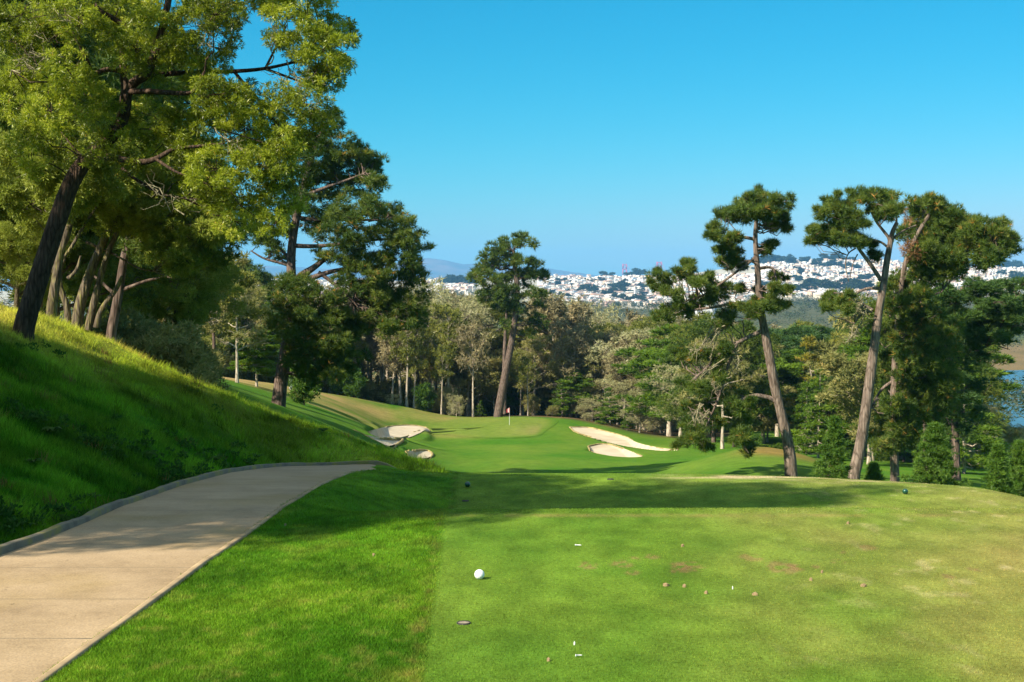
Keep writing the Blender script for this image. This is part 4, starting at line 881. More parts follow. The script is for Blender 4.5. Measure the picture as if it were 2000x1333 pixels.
# ------------------------------------------------------------------ woods behind: every tree its own object
NTH = ['first', 'second', 'third', 'fourth', 'fifth', 'sixth', 'seventh', 'eighth', 'ninth', 'tenth', 'eleventh', 'twelfth', 'thirteenth', 'fourteenth', 'fifteenth', 'sixteenth', 'seventeenth', 'eighteenth', 'nineteenth', 'twentieth', 'twenty-first', 'twenty-second', 'twenty-third', 'twenty-fourth', 'twenty-fifth', 'twenty-sixth', 'twenty-seventh', 'twenty-eighth', 'twenty-ninth', 'thirtieth']
ADJ = {'euc': 'brownish eucalyptus', 'bare': 'half bare grey eucalyptus', 'pine': 'olive green pine', 'pinep': 'pale limbed thin pine', 'cyp': 'bright green layered cypress', 'cypd': 'dark flat topped cypress',
       'cypg': 'golden conical cypress', 'cypc': 'green conical cypress', 'tall': 'slender bare stemmed pine', 'talle': 'slender pale stemmed eucalyptus', 'scrub': 'olive bush', 'scrubp': 'lichen grey bush', 'oak': 'olive scrubby tree', 'oakp': 'pale lichen grey tree', 'dark': 'dark dense pine', 'aca': 'sunlit yellow green acacia', 'shrub': 'bright green shrub'}
ROWS = [
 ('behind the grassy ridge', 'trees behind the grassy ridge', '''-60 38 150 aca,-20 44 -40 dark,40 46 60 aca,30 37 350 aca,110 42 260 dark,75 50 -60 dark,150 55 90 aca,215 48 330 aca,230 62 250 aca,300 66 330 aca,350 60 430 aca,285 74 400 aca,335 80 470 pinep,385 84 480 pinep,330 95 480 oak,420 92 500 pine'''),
 ('beside the dry mound', 'trees beside the dry mound', '''362 196 555 oak,400 200 540 pine,440 205 530 pinep,462 208 545 pinep,420 212 600 cyp,385 218 560 dark,482 210 585 cyp,510 214 560 cypc,535 216 610 cyp,350 205 520 pine,452 224 520 dark,502 228 530 pine,330 112 520 pine,462 134 545 pinep,428 142 590 pine,500 148 640 cyp'''),
 ('behind the dry rough', 'trees left of the green', '''575 205 600 cypd,610 212 640 dark,640 222 590 euc,668 226 620 euc,695 222 575 euc,722 230 600 pinep,745 226 565 euc,772 234 590 euc,798 230 565 bare,815 236 598 euc,838 228 592 bare,862 234 588 euc,885 226 600 bare,905 232 600 bare,868 222 640 pine,912 220 690 oak,935 226 635 pinep,950 232 590 pine'''),
 ('straight behind the green', 'trees behind the green', '''965 222 700 oak,1000 228 640 pine,1022 224 690 cyp,1042 218 655 pinep,1062 232 618 pine,1088 226 590 euc,1108 236 596 bare,1125 216 725 cyp,1098 214 740 cypc,1150 219 648 pinep,1172 228 640 pine,1178 216 740 oakp,1200 226 640 pine,1222 222 640 pinep,1240 232 630 pine,1258 210 660 oakp,1140 240 615 bare'''),
 ('in the wood right of the green', 'trees right of the green', '''1218 208 745 oakp,1280 216 640 pine,1308 196 640 cyp,1330 186 670 cyp,1348 178 720 oakp,1362 200 620 pine,1395 172 640 dark,1412 150 660 pinep,1436 156 640 dark,1462 178 650 pinep,1492 168 670 cyp,1520 190 655 cypd,1545 176 690 cyp,1250 200 770 oakp'''),
 ('behind the right hand pines', 'trees behind the right hand pines', '''1570 205 640 cypd,1590 158 655 cypg,1612 190 690 cyp,1632 214 640 cypd,1648 160 690 cypc,1600 140 720 cypc,1680 172 640 pine,1705 150 650 cyp,1722 178 610 dark,1760 160 620 oak,1790 150 600 dark,1825 145 610 dark,1850 165 640 cyp,1700 135 700 oak,1826 132 640 dark,1574 152 745 cypc,1608 158 735 cypd,1642 164 720 cypc,1692 158 770 oak,1768 152 760 dark,1805 150 770 cypc,1838 156 760 oak,1868 158 790 cypd,1886 120 690 cypc,1925 140 800 scrubp,1957 150 826 scrub,1988 152 838 scrubp,1540 166 760 oak,1500 172 770 cypd,1455 168 775 oak,1912 150 808 oakp'''),
]
for where, grp, txt in ROWS:
    L = [(float(a), float(b), float(c), k) for a, b, c, k in (q.split() for q in txt.split(','))]
    L.sort()
    cnt = {}
    tot = {k: sum(1 for q in L if q[3] == k) for k in KINDS}
    for q in L:
        k = q[3]; i = cnt.get(k, 0); cnt[k] = i + 1
        pre = (NTH[i] + ' ' if tot[k] > 1 else '')
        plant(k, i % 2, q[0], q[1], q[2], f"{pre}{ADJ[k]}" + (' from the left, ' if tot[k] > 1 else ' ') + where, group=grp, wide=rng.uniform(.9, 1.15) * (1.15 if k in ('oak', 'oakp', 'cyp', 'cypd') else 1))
fr_ = []
for px in np.arange(590, 1300, 17.0):
    if 955 < px < 1012: continue
    fr_.append((px + rng.uniform(-7, 7), rng.uniform(212, 236) - (6 if px > 1180 else 0), (612 if px < 950 else 660) + rng.uniform(-25, 65), rng.choice(['tall', 'talle'], p=[.5, .5]), rng.uniform(.75, 1.15)))
for px in np.arange(720, 1320, 36.0):
    if 955 < px < 1012: continue
    fr_.append((px + rng.uniform(-12, 12), rng.uniform(209, 217) - (8 if px > 1180 else 0), rng.uniform(755, 803), rng.choice(['scrub', 'scrubp', 'cypc'], p=[.4, .4, .2]), rng.uniform(.9, 1.5)))
cnt = {}
for px, d, top, k, w_ in sorted(fr_):
    i = cnt.get(k, 0); cnt[k] = i + 1
    low = k in ('scrub', 'scrubp')
    plant(k, i % 3, px, d, top, f"{NTH[i]} {'low ' if k == 'cypc' else ''}{ADJ[k]} from the left along the front edge of the wood", 'bush' if low else 'tree', name='bush' if low else None, group='bushes along the front edge of the wood' if low else 'trees along the front edge of the wood', wide=w_)
for px, d, top, lb in ((658, 208, 728, 'left bright shrub at the top of the dry rough'), (690, 206, 726, 'right bright shrub at the top of the dry rough'), (826, 214, 758, 'small bright shrub among trunks left of the centre pine'), (1655, 150, 862, 'low bright shrub among the trunks right of the curved pine'), (1475, 135, 855, 'low bright shrub behind the grassy mound')):
    plant('shrub', 0, px, d, top, lb, 'shrub', 'bright shrubs under the woods', H0=3.0)
plant('shrub', 1, 593, 128, 722, 'thin staked sapling on the dry rough right of the tall pine', 'tree', None, H0=3.0, name='sapling')
# second row that closes the wood
bk = []
for px in np.linspace(330, 1870, 48):
    bk.append((px + rng.uniform(-14, 14), rng.uniform(246, 300), rng.choice(['pinep', 'pine', 'euc', 'bare', 'oak'], p=[.2, .25, .3, .1, .15])))
cnt = {}
for px, d, k in sorted(bk):
    i = cnt.get(k, 0); cnt[k] = i + 1
    plant(k, i % 2, px, d, 635 + rng.uniform(-20, 35) + (12 if px > 1050 else 0), f"{NTH[i % 24]} {ADJ[k]} from the left in the back row of the wood", group='trees in the back row of the wood', wide=1.25)
n = 5200
ux = rng.uniform(300, 1890, n); ud = rng.uniform(0, 1, n) ** 1.3 * 75 + np.interp(ux, [300, 560, 900, 1200, 1500, 1990], [190, 212, 228, 222, 215, 205])
uc = np.stack([(ux - CX) / FPX * ud, ud, terrain((ux - CX) / FPX * ud, ud)], 1); uh = rng.uniform(1.0, 3.2, n) * (.4 + 1.1 * fbm(ux / 40, ud / 12, 15))
V, Fc, ti = foliage(uc + np.stack([0 * uh, 0 * uh, uh * .45], 1), np.stack([uh * .8, uh * .8, uh * .7], 1), 1.6, .8, .22, 4, .8, .2, 4, .5)
tag(obj('undergrowth', meshdata('undergrowth', V, Fc, M['oak'], tint=ti * .8)), 'tangled dark undergrowth between the trunks of the wood', 'undergrowth', None, 'stuff')
n = 900
ux = rng.uniform(225, 390, n); ud = rng.uniform(46, 118, n)
ok_ = ~((ux > 370) & (ud < 66)) & ~((ux > 480) & (ud < 92)); ux, ud = ux[ok_], ud[ok_]; n = len(ux)
uc = np.stack([(ux - CX) / FPX * ud, ud, terrain((ux - CX) / FPX * ud, ud)], 1); uh = rng.uniform(.5, 1.5, n)
V, Fc, ti = foliage(uc + np.stack([0 * uh, 0 * uh, uh * .45], 1), np.stack([uh * .8, uh * .8, uh * .7], 1), 15, .24, .06, 3, .8, .2, 5, .5)
tag(obj('undergrowth', meshdata('undergrowth', V, Fc, M['oak'], tint=ti)), 'bushy undergrowth behind the grassy ridge', 'undergrowth', None, 'stuff')
# tall trees just outside the left edge, whose shade falls over the bank and the lower tee
for x, y, h, k, w_, lb in ((-11, 10.6, 11.6, 'thin', .72, 'tall open acacia left of the bank, nearest the path'), (-14.5, 13.6, 9.6, 'thin', .85, 'tall open acacia left of the bank, middle of three'), (-15.5, 17.2, 9.0, 'thin', .9, 'tall open acacia left of the bank, farthest of three'),
                       (-12.2, 14.8, 5.5, 'oak', 1, 'low scrubby tree on the bank above the path'), (-11.6, 11.8, 9.5, 'thin', 1.0, 'half grown open acacia left of the path, nearer one'), (-12.4, 14.6, 8.5, 'thin', 1.0, 'half grown open acacia left of the path, farther one'),
                       (-14.2, 20.8, 7.7, 'aca', .85, 'leafy yellow green acacia at the top of the bank beyond the scrubby tree'),
                       (-12.6, 18.6, 6.0, 'aca', .9, 'low leafy acacia on the bank in front of the taller leafy acacia')):
    zb = float(terrain(np.array([x]), np.array([y]))[0])
    plant(k, 0, 0, 0, h, lb, group='trees beside the bank', wide=w_, base=(x, y, zb))

# ------------------------------------------------------------------ grass blades
def in_path(x, y):
    re = REDGE[:np.argmax(REDGE[:, 1]) + 1]
    return (~hill_mask(x, y)) & (x < np.interp(y, re[:, 1], re[:, 0]) - .015 + .05 * (fbm(x * 4, y * 4, 68) - .4)) & (y < 28)
def blades(name, label, x, y, hgt, wid, lean, m, colmul=(1.5, 1.5, 1.3)):
    n = len(x); z = terrain(x, y)
    a = rng.uniform(0, 6.283, n); h = hgt * rng.uniform(.5, 1.3, n); w = wid * rng.uniform(.7, 1.3, n)
    ln = rng.uniform(.15, 1, n) * lean * h; b_ = rng.uniform(0, 6.283, n)
    p = np.stack([x, y, z - .004], 1); sd = np.stack([np.cos(a) * w / 2, np.sin(a) * w / 2, 0 * a], 1)
    tip = p + np.stack([np.cos(b_) * ln, np.sin(b_) * ln, h], 1)
    V = np.stack([p - sd, p + sd, tip], 1).reshape(-1, 3)
    c = ground_col(x, y) * np.asarray(colmul) * rng.uniform(.6, 1.45, (n, 1)) * (1 + rng.normal(size=(n, 3)) * .06)
    o = obj(name, meshdata(name, V, np.arange(3 * n).reshape(-1, 3), m, col=np.repeat(np.clip(c, 0.002, .8), 3, 0)))
    return tag(o, label, 'grass', None, 'stuff')
M['oakw'] = leaf_mat('weed_leaf', [(0, (.022, .075, .012)), (.7, (.055, .135, .02)), (1.0, (.13, .15, .04))], .3, .8, .08)
bmn, t, b = mat('grass_blade')
a = t.nodes.new('ShaderNodeAttribute'); a.attribute_name = 'Col'
t.links.new(a.outputs['Color'], b.inputs['Base Color']); b.inputs['Roughness'].default_value = .7; b.inputs['Specular IOR Level'].default_value = .08
tr = t.nodes.new('ShaderNodeBsdfTranslucent'); t.links.new(a.outputs['Color'], tr.inputs['Color'])
mx = t.nodes.new('ShaderNodeMixShader'); mx.inputs[0].default_value = .45
t.links.new(b.outputs[0], mx.inputs[1]); t.links.new(tr.outputs[0], mx.inputs[2]); t.links.new(mx.outputs[0], t.nodes['Material Output'].inputs['Surface'])
def sample_fan(n, y0, y1, p0=-250, p1=2250):
    u = rng.random(n); y = 1 / (1 / y0 * (1 - u) + 1 / y1 * u)      # ~ 1/y^2: even density on the picture
    return (rng.uniform(p0, p1, n) - CX) / FPX * y, y
x, y = sample_fan(420000, 7.6, 16.4)
k = (x > -.36 - .0205 * y) & (y > 8.72)
blades('tee_grass', 'close mown worn grass on the near tee', x[k], y[k], .012, .0065, .9, bmn, (1.62, 1.42, 1.25))
k = ((x < -.36 - .0205 * y) | (y < 8.74)) & ~in_path(x, y) & ~hill_mask(x, y)
x2, y2 = sample_fan(560000, 7.2, 27.5, -250, 900)
k2 = (x2 < -.36 - .0205 * y2 + rng.normal(size=len(x2)) * .018) & ~in_path(x2, y2) & ~hill_mask(x2, y2)
X_, Y_ = np.concatenate([x[k], x2[k2]]), np.concatenate([y[k], y2[k2]])
blades('rough_grass', 'lush longer green grass between the cart path and the tee', X_, Y_, .026, .0056, 1.0, bmn, (1.95, 1.52, 1.5))
x, y = sample_fan(120000, 15.9, 27.5, 800, 2200)
k = x > -.36 - .0205 * y
blades('lower_tee_grass', 'short mown grass on the lower tee', x[k], y[k], .014, .009, .8, bmn)
x, y = sample_fan(900000, 9, 41, -500, 950)
k = hill_mask(x, y) & (seg_dist(x, y, KERB) > .17)
x, y = x[k], y[k]
tall = np.clip(fbm(x * 1.7, y * 1.7, 63) * 2.6 - .8, .08, 1) + .5 * np.clip(fbm(x * 5, y * 5, 64) * 3 - 1.6, 0, 1)
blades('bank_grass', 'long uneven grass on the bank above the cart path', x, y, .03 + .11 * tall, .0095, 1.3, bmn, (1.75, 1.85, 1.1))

nt_ = 5200
tx, ty = sample_fan(nt_, 11, 34, -400, 900)
k = hill_mask(tx, ty) & (seg_dist(tx, ty, KERB) > .3)
tx, ty = tx[k], ty[k]; nb = 46; ix = np.repeat(np.arange(len(tx)), nb); th = rng.uniform(.06, .19, len(tx)) * (.6 + .8 * fbm(tx * .5, ty * .5, 67))
jx = tx[ix] + rng.normal(size=len(ix)) * .07; jy = ty[ix] + rng.normal(size=len(ix)) * .07
tz = terrain(jx, jy); hh = th[ix] * rng.uniform(.5, 1.3, len(ix)); az = rng.uniform(0, 6.283, len(ix)); ln = hh * rng.uniform(.2, 1.1, len(ix))
p = np.stack([jx, jy, tz - .01], 1); sd = np.stack([np.sin(az), -np.cos(az), 0 * az], 1) * .006
tip = p + np.stack([np.cos(az) * ln, np.sin(az) * ln, hh], 1)
cc = ground_col(jx, jy) * np.array([1.75, 1.8, 1.1]) * rng.uniform(.45, 1.35, (len(tx), 1))[ix] * rng.uniform(.7, 1.3, (len(ix), 1))
br_ = (rng.random(len(tx)) < .05)[ix]; cc = np.where(br_[:, None], np.array([.22, .13, .05]) * rng.uniform(.5, 1.3, (len(ix), 1)), cc)
tag(obj('tussocks', meshdata('tussocks', np.stack([p - sd, p + sd, tip], 1).reshape(-1, 3), np.arange(3 * len(ix)).reshape(-1, 3), bmn, col=np.repeat(np.clip(cc, .002, .8), 3, 0))), 'rough grass tussocks and brown stalks on the bank', 'grass', None, 'stuff')
gx, gy = sample_fan(2600, 12, 33, -300, 880)
gd_ = seg_dist(gx, gy, KERB); k = hill_mask(gx, gy) & (gd_ > .25) & (fbm(gx * .7, gy * .7, 69) + .25 * np.exp(-gd_ / .9) > .60) & (gd_ < 4.2) & (gx < -3.2) & (gy < 30)
gx, gy = gx[k], gy[k]; gz = terrain(gx, gy); gr = rng.uniform(.05, .11, len(gx))
V, Fc, ti = foliage(np.stack([gx, gy, gz + gr * .5], 1), np.stack([gr * 1.4, gr * 1.4, gr * .8], 1), 420, .06, .036, 1, .7, .5, 3, .6, quad=True)
tag(obj('ground_cover', meshdata('ground_cover', V, Fc, M['oakw'], tint=ti)), 'dark broad leaved ground cover on the bank above the kerb', 'ground cover', None, 'stuff')
# leafy weeds on the bank
def weed(x, y, r, label):
    z = float(terrain(np.array([x]), np.array([y]))[0]); mb = MB()
    for k_ in range(16):
        az = k_ * 2.4; L = r * rng.uniform(.5, 1); d_ = np.array([math.cos(az), math.sin(az), .0]); u = np.array([0, 0, 1.])
        a0 = u * .02 + d_ * .02; a1 = d_ * L * .6 + u * L * .55; a2 = d_ * L + u * L * .35; s_ = np.array([-d_[1], d_[0], 0]) * L * .22
        mb.add([a0, a1 + s_, a2, a1 - s_], [[0, 1, 2, 3]])
    V = np.concatenate(mb.v); me = mb.mesh('leaves', M['oakw'], tint=rng.uniform(0, 1, len(V)))
    o = obj('weed', me, None, (x, y, z + .03)); tag(o, label, 'weed', 'leafy weeds on the bank')
WLAB = ['leafy weed low on the bank at the left edge', 'leafy weed cluster in the dark middle of the bank', 'leafy weed halfway down the bank above the kerb', 'broad leafy weed by the kerb where the path bends']
for (px, d), lb in zip(((60, 19), (95, 21), (290, 22.5), (420, 25), (180, 18.5), (500, 27.5), (630, 31)), WLAB + ['leafy weed near the kerb left of the first sunny path patch', 'leafy weed under the sunlit ridge line', 'leafy weed on the low end of the bank']):
    gpt = ground_pt(px, d)
    for _ in range(1): weed(gpt[0], gpt[1], .16 * rng.uniform(.8, 1.3), lb)

# ------------------------------------------------------------------ things on the tee and the green
def tee_pt(px, py, z): 
    d = (CAMH - z) * FPX / (py - HORIZON); p = P(px, py, d); return p
def ball(name, px, pyc, d, r, m, label, cat, group=None, dimple=False):
    c = P(px, pyc, d)
    nu, nv = 48, 24
    a, bb = np.meshgrid(np.linspace(0, 2 * math.pi, nu, endpoint=False), np.linspace(0, math.pi, nv))
    V = np.stack([np.cos(a) * np.sin(bb), np.sin(a) * np.sin(bb), np.cos(bb)], -1).reshape(-1, 3) * r
    i, j = np.meshgrid(np.arange(nv - 1), np.arange(nu), indexing='ij'); q = i * nu + j; q2 = i * nu + (j + 1) % nu
    o = obj(name, meshdata(name, V, np.stack([q, q + nu, q2 + nu, q2], -1).reshape(-1, 4), m, smooth=True))
    gz = float(terrain(c[None, 0], c[None, 1])[0]); o.location = (c[0], c[1], gz + r * .93)
    return tag(o, label, cat, group)
wm, t, b = mat('white_ball')
b.inputs['Base Color'].default_value = (.80, .80, .78, 1); b.inputs['Roughness'].default_value = .35
vo = N(t, 'ShaderNodeTexVoronoi', Scale=75.0); tc = t.nodes.new('ShaderNodeTexCoord'); t.links.new(tc.outputs['Object'], vo.inputs['Vector'])
bp = N(t, 'ShaderNodeBump', Strength=.35, Distance=.004); t.links.new(vo.outputs['Distance'], bp.inputs['Height']); t.links.new(bp.outputs[0], b.inputs['Normal'])
ball('ball', 936.5, 1135, 12.35, .041, wm, 'white ball resting on the near tee', 'ball')
gmk, t, b = mat('green_marker'); b.inputs['Base Color'].default_value = (.006, .055, .03, 1); b.inputs['Roughness'].default_value = .22; b.inputs['Coat Weight'].default_value = .5
ball('tee_marker', 913, 949, 23.5, .043, gmk, 'dark green tee marker ball in the shade, left one of the pair', 'tee marker', 'green tee markers')
ball('tee_marker', 1768, 961, 22.7, .043, gmk, 'glossy green tee marker ball in the sun, right one of the pair', 'tee marker', 'green tee markers')
wood = plain('white_tee', (.78, .76, .72), .5, .3, .05, 20)
def golf_tee(px, py, d, ang, L, label):
    g_ = ground_pt(px, d); dr = np.array([math.cos(ang), math.sin(ang), .02])
    mb = MB(); q = np.array([0, .08, .1, .7, .85, .93, 1.0]); rr = np.array([.0085, .0085, .006, .0042, .0035, .002, .0005])
    mb.tube(np.outer(q * L, dr), rr, 10)
    o = obj('golf_tee', mb.mesh('golf_tee', wood, True), None, g_ + [0, 0, .012]); tag(o, label, 'golf tee', 'golf tees left on the turf')
golf_tee(1124, 1070, CAMH * FPX / (1070 - HORIZON), -.25, .060, 'white golf tee lying on the turf right of the ball')
golf_tee(1125, 1290, CAMH * FPX / (1290 - HORIZON), .1, .045, 'broken white golf tee at the front edge of the near tee')
chip = plain('dry_leaf', (.27, .19, .10), .8, .1, .3, 30)
CH = [(1303, 1149, .05, 'torn brown divot in the middle of the tee, the largest'), (1339, 1151, .035, 'small tan divot just right of the largest divot'), (1382, 1164, .03, 'pale flat turf scrap right of two divots'), (1434, 1155, .014, 'tiny whitish chip on the middle of the tee'), (1478, 1167, .045, 'flat brown turf scrap right of the tiny whitish chip'),
      (1610, 1123, .026, 'lone dark brown pebble on the worn right half of the tee'), (1588, 1138, .028, 'slanted tan leaf just left of a dark pebble'), (1692, 1150, .05, 'tan leaf scrap on the worn right half of the tee'), (1660, 1026, .035, 'upright orange leaf near the top edge of the near tee'), (1072, 1298, .022, 'tiny orange leaf near the broken golf tee'),
      (1123, 1266, .011, 'whitish chip just above the broken golf tee'), (728, 1089, .035, 'tan leaf on the lush grass left of the tee'), (1335, 1071, .03, 'small brown scrap above the row of divots'), (555, 1019, .03, 'small dark leaf at the shade edge beside the path')]
for px, py, r, lb in CH:
    d = CAMH * FPX / (py - HORIZON); g_ = ground_pt(px, d); n = 9
    an = np.arange(n) / n * 6.283; rad_ = r * .40 * rng.uniform(.6, 1.2, n)
    rim = np.stack([np.cos(an) * rad_ * 1.2, np.sin(an) * rad_ * .8, rng.uniform(.004, .014, n)], 1)
    V = np.concatenate([[[0, 0, .02]], rim, rim - [0, 0, .02]])
    Fq = [[0, 1 + i, 1 + (i + 1) % n, 0] for i in range(n)]
    me = bpy.data.meshes.new('turf_scrap'); me.from_pydata(V.tolist(), [], [f[:3] for f in Fq] + [[1 + i, 1 + n + i, 1 + n + (i + 1) % n, 1 + (i + 1) % n] for i in range(n)])
    me.materials.append(wood if 'whitish chip' in lb and 'right of' not in lb else chip)
    tag(obj('dry_leaf' if 'leaf' in lb else ('pebble' if 'pebble' in lb else 'turf_scrap'), me, None, g_ + [0, 0, .008]), lb, 'leaf' if 'leaf' in lb else ('pebble' if 'pebble' in lb else 'turf scrap'), 'scraps on the turf')
def disc(px, py, r, label, c):
    d = CAMH * FPX / (py - HORIZON) if py > 1003 else (CAMH + .74) * FPX / (py - HORIZON)
    g_ = ground_pt(px, d) - [0, 0, .006]
    root = empty('sprinkler_head', g_, label, 'sprinkler', 'sprinkler heads in the tee')
    mb = MB(); n = 24; an = np.arange(n) / n * 6.2832
    prof = [(r * 1.06, -.03), (r * 1.06, .012), (r * .98, .018), (r * .86, .014)]
    mb.add(np.concatenate([np.stack([np.cos(an) * q, np.sin(an) * q, 0 * an + h], 1) for q, h in prof]), [[k_ * n + i, k_ * n + (i + 1) % n, (k_ + 1) * n + (i + 1) % n, (k_ + 1) * n + i] for k_ in range(3) for i in range(n)])
    obj('rim', mb.mesh('rim', plain('rim_rubber', (.03, .03, .025), .7), True), root)
    mb = MB(); prof = [(r * .86, .0135), (r * .5, .017), (r * .2, .017), (r * .02, .015)]
    mb.add(np.concatenate([np.stack([np.cos(an) * q, np.sin(an) * q, 0 * an + h], 1) for q, h in prof]), [[k_ * n + i, k_ * n + (i + 1) % n, (k_ + 1) * n + (i + 1) % n, (k_ + 1) * n + i] for k_ in range(3) for i in range(n)])
    obj('cap', mb.mesh('cap', plain('cap_plastic', c, .8, .2, .35, 25), True), root)
disc(905, 1223, .047, 'grey sprinkler cap set in the turf below the white ball', (.27, .22, .16))
disc(909, 981, .05, 'dark sprinkler cap in the shade below the left tee marker', (.05, .035, .03))
disc(1193, 937, .05, 'dark sprinkler cap near the far edge of the lower tee', (.06, .04, .035))

fd = find_d(995, 831, 165, 205); fb = ground_pt(995, fd)
root = empty('flagstick', fb, 'thin flagstick with small red and white flag on the green', 'flagstick')
mb = MB(); mb.tube([(0, 0, 0), (0, 0, 1.1)], [.02, .02], 8); obj('pole', mb.mesh('pole', plain('pole_white', (.75, .75, .72), .4), True), root)
mb = MB(); mb.tube([(0, 0, 1.1), (0, 0, 2.2)], [.02, .018], 8, cap=True); obj('upper_pole', mb.mesh('upper_pole', plain('pole_upper', (.55, .5, .45), .4), True), root)
xx = np.linspace(0, .36, 8); mb = MB()
V = np.concatenate([np.stack([-xx, .05 * np.sin(xx * 12), 2.18 - xx * .5], 1), np.stack([-xx, .05 * np.sin(xx * 12 + .4), 1.62 - xx * .12], 1)])
mb.add(V, [[i, i + 1, 9 + i, 8 + i] for i in range(7)], 0)
for i in range(7): mb.m[0][i] = 1 if i in (2, 3) else 0
obj('flag', mb.mesh('flag', [plain('flag_red', (.60, .04, .04), .7), plain('flag_white', (.8, .8, .78), .7)], True), root)

# white post on the dry mound
fb = ground_pt(567, 168); root = empty('ball_washer', fb, 'small pale post with dark cap behind the tall pine trunk', 'post')
mb = MB(); mb.tube([(0, 0, 0), (0, 0, 1.1)], [.16, .16], 12, cap=True); obj('post', mb.mesh('post', plain('post_white', (.6, .6, .58), .6), True), root)
mb = MB(); mb.tube([(0, 0, 1.1), (0, 0, 1.22), (0, 0, 1.32)], [.2, .2, .1], 12, cap=True); obj('cap', mb.mesh('cap', plain('post_cap', (.05, .05, .05), .6), True), root)

# ------------------------------------------------------------------ far off: woods, city, bridge, hills
def far_row(px, d):
    return py_far(px, d)
fx = []
n = 3600
px = rng.uniform(-200, 2200, n); d = np.exp(rng.uniform(math.log(310), math.log(2750), n))
py = py_far(px, d)
keep = ~((d > 470) & (d < 880))
keep |= (px < 520) & (d > 470) & (d < 880)
keep &= ~((d > 2250) & (py < np.interp(px, [0, 830, 1060, 1200, 1480, 1760, 2000], [560, 578, 575, 600, 588, 578, 550])))
px, d = px[keep], d[keep]
X3 = (px - CX) / FPX * d; Z3 = terrain(X3, d)
cards = 80; nT = len(px)
h = rng.uniform(9, 17, nT) * np.where(d > 1300, .9, 1); rw = h * rng.uniform(.35, .62, nT)
ix = np.repeat(np.arange(nT), cards); m = len(ix)
dv = ruv(m); dv[:, 2] = np.abs(dv[:, 2]) * np.where(rng.random(m) < .8, 1, -.6)
rr = rng.uniform(.35, 1, m) ** .5
lay = np.round(dv[:, 2] * 3) / 3 * .5 + dv[:, 2] * .5
c = np.stack([X3[ix] + dv[:, 0] * rr * rw[ix], d[ix] + dv[:, 1] * rr * rw[ix], Z3[ix] + h[ix] * (.58 + .42 * lay * rr)], 1)
sz = (.5 + d[ix] / 1500 * .7) * rng.uniform(.6, 1.3, m)
a1 = ruv(m) * [1, 1, .5]; a2 = nrm(np.cross(a1, ruv(m))) * [1, 1, .6]
V = np.stack([c - a1 * sz[:, None], c + a2 * sz[:, None] * .6, c + a1 * sz[:, None]], 1).reshape(-1, 3)
tv = np.clip(rng.uniform(0, .95, nT)[ix] + rng.uniform(-.12, .2, m), 0, 1)
tag(obj('distant_wood', meshdata('distant_wood', V, np.arange(3 * m).reshape(-1, 3), M['far'], tint=np.repeat(tv, 3))), 'hazy dark green wood spread over the slopes below the city', 'wood', None, 'stuff')

# houses: the nearest three hundred singly, the rest as one mass
WALLS = {'white': (.70, .67, .62), 'cream': (.66, .57, .45), 'pale grey': (.55, .56, .57), 'pinkish': (.66, .45, .38), 'tan': (.55, .42, .30), 'pale blue': (.50, .60, .68)}
hm_ = {k: plain('wall_' + k.replace(' ', '_'), v, .8, .2, .05, .3) for k, v in WALLS.items()}
roofs = [plain('roof_grey', (.55, .53, .51), .9, .1), plain('roof_brown', (.40, .27, .21), .9, .1), plain('roof_pale', (.66, .63, .58), .9, .1)]
win = plain('window_dark', (.16, .18, .20), .2, .5)
def house_mesh(k, v):
    w, dp, h = [(8, 12, 7), (9, 13, 8.5), (11, 12, 7.5), (8, 14, 9.5)][v]
    mb = MB(); mb.box((0, 0, h / 2 - 2), (w, dp, h + 4), 0, 0)
    if v in (1, 2):
        V = [(-w / 2 - .3, -dp / 2 - .3, h + .01), (w / 2 + .3, -dp / 2 - .3, h + .01), (w / 2 + .3, dp / 2 + .3, h + .01), (-w / 2 - .3, dp / 2 + .3, h + .01), (0, -dp / 2 - .3, h + 2), (0, dp / 2 + .3, h + 2)]
        mb.add(V, [[0, 4, 5, 3], [4, 1, 2, 5], [0, 1, 4, 4], [2, 3, 5, 5]], 1)
    else:
        mb.box((0, 0, h + .3), (w + .4, dp + .4, .6), 0, 1); mb.box((w * .2, 0, h + 1.1), (w * .3, dp * .3, 1.2), 0, 0)
    for zz in (2.0, 5.0):
        for xo in (-.25, .25): mb.box((w * xo, -dp / 2 - .03, zz), (w * .22, .1, 1.5), 0, 2)
    V = np.concatenate(mb.v); Fc = np.concatenate(mb.f)
    me = bpy.data.meshes.new('house')
    fl = []
    for f in Fc.tolist():
        g_ = []
        for q_ in f:
            if q_ not in g_: g_.append(q_)
        fl.append(g_)
    me.from_pydata(V.tolist(), [], fl)
    for m_ in (hm_[k], roofs[v % 3], win): me.materials.append(m_)
    me.polygons.foreach_set('material_index', np.concatenate(mb.m).astype(np.int32)); me.update()
    return me, V, Fc
HM = {(k, v): house_mesh(k, v) for k in WALLS for v in range(4)}
REG = [(1055, 1275, 541, 600, 'on the hillside right of the centre pine', 480), (1275, 1500, 540, 606, 'on the hillside behind the curved pine', 400), (1480, 1760, 512, 582, 'on the high hillside between the right hand pines', 560), (1760, 2010, 528, 568, 'on the far slope beyond the broad dense pine', 200),
       (828, 930, 546, 576, 'on the far flat left of the centre pine', 150), (480, 720, 552, 590, 'on the far flat glimpsed through the tall pine', 120)]
cand = []
dd = np.linspace(2100, 4600, 700)
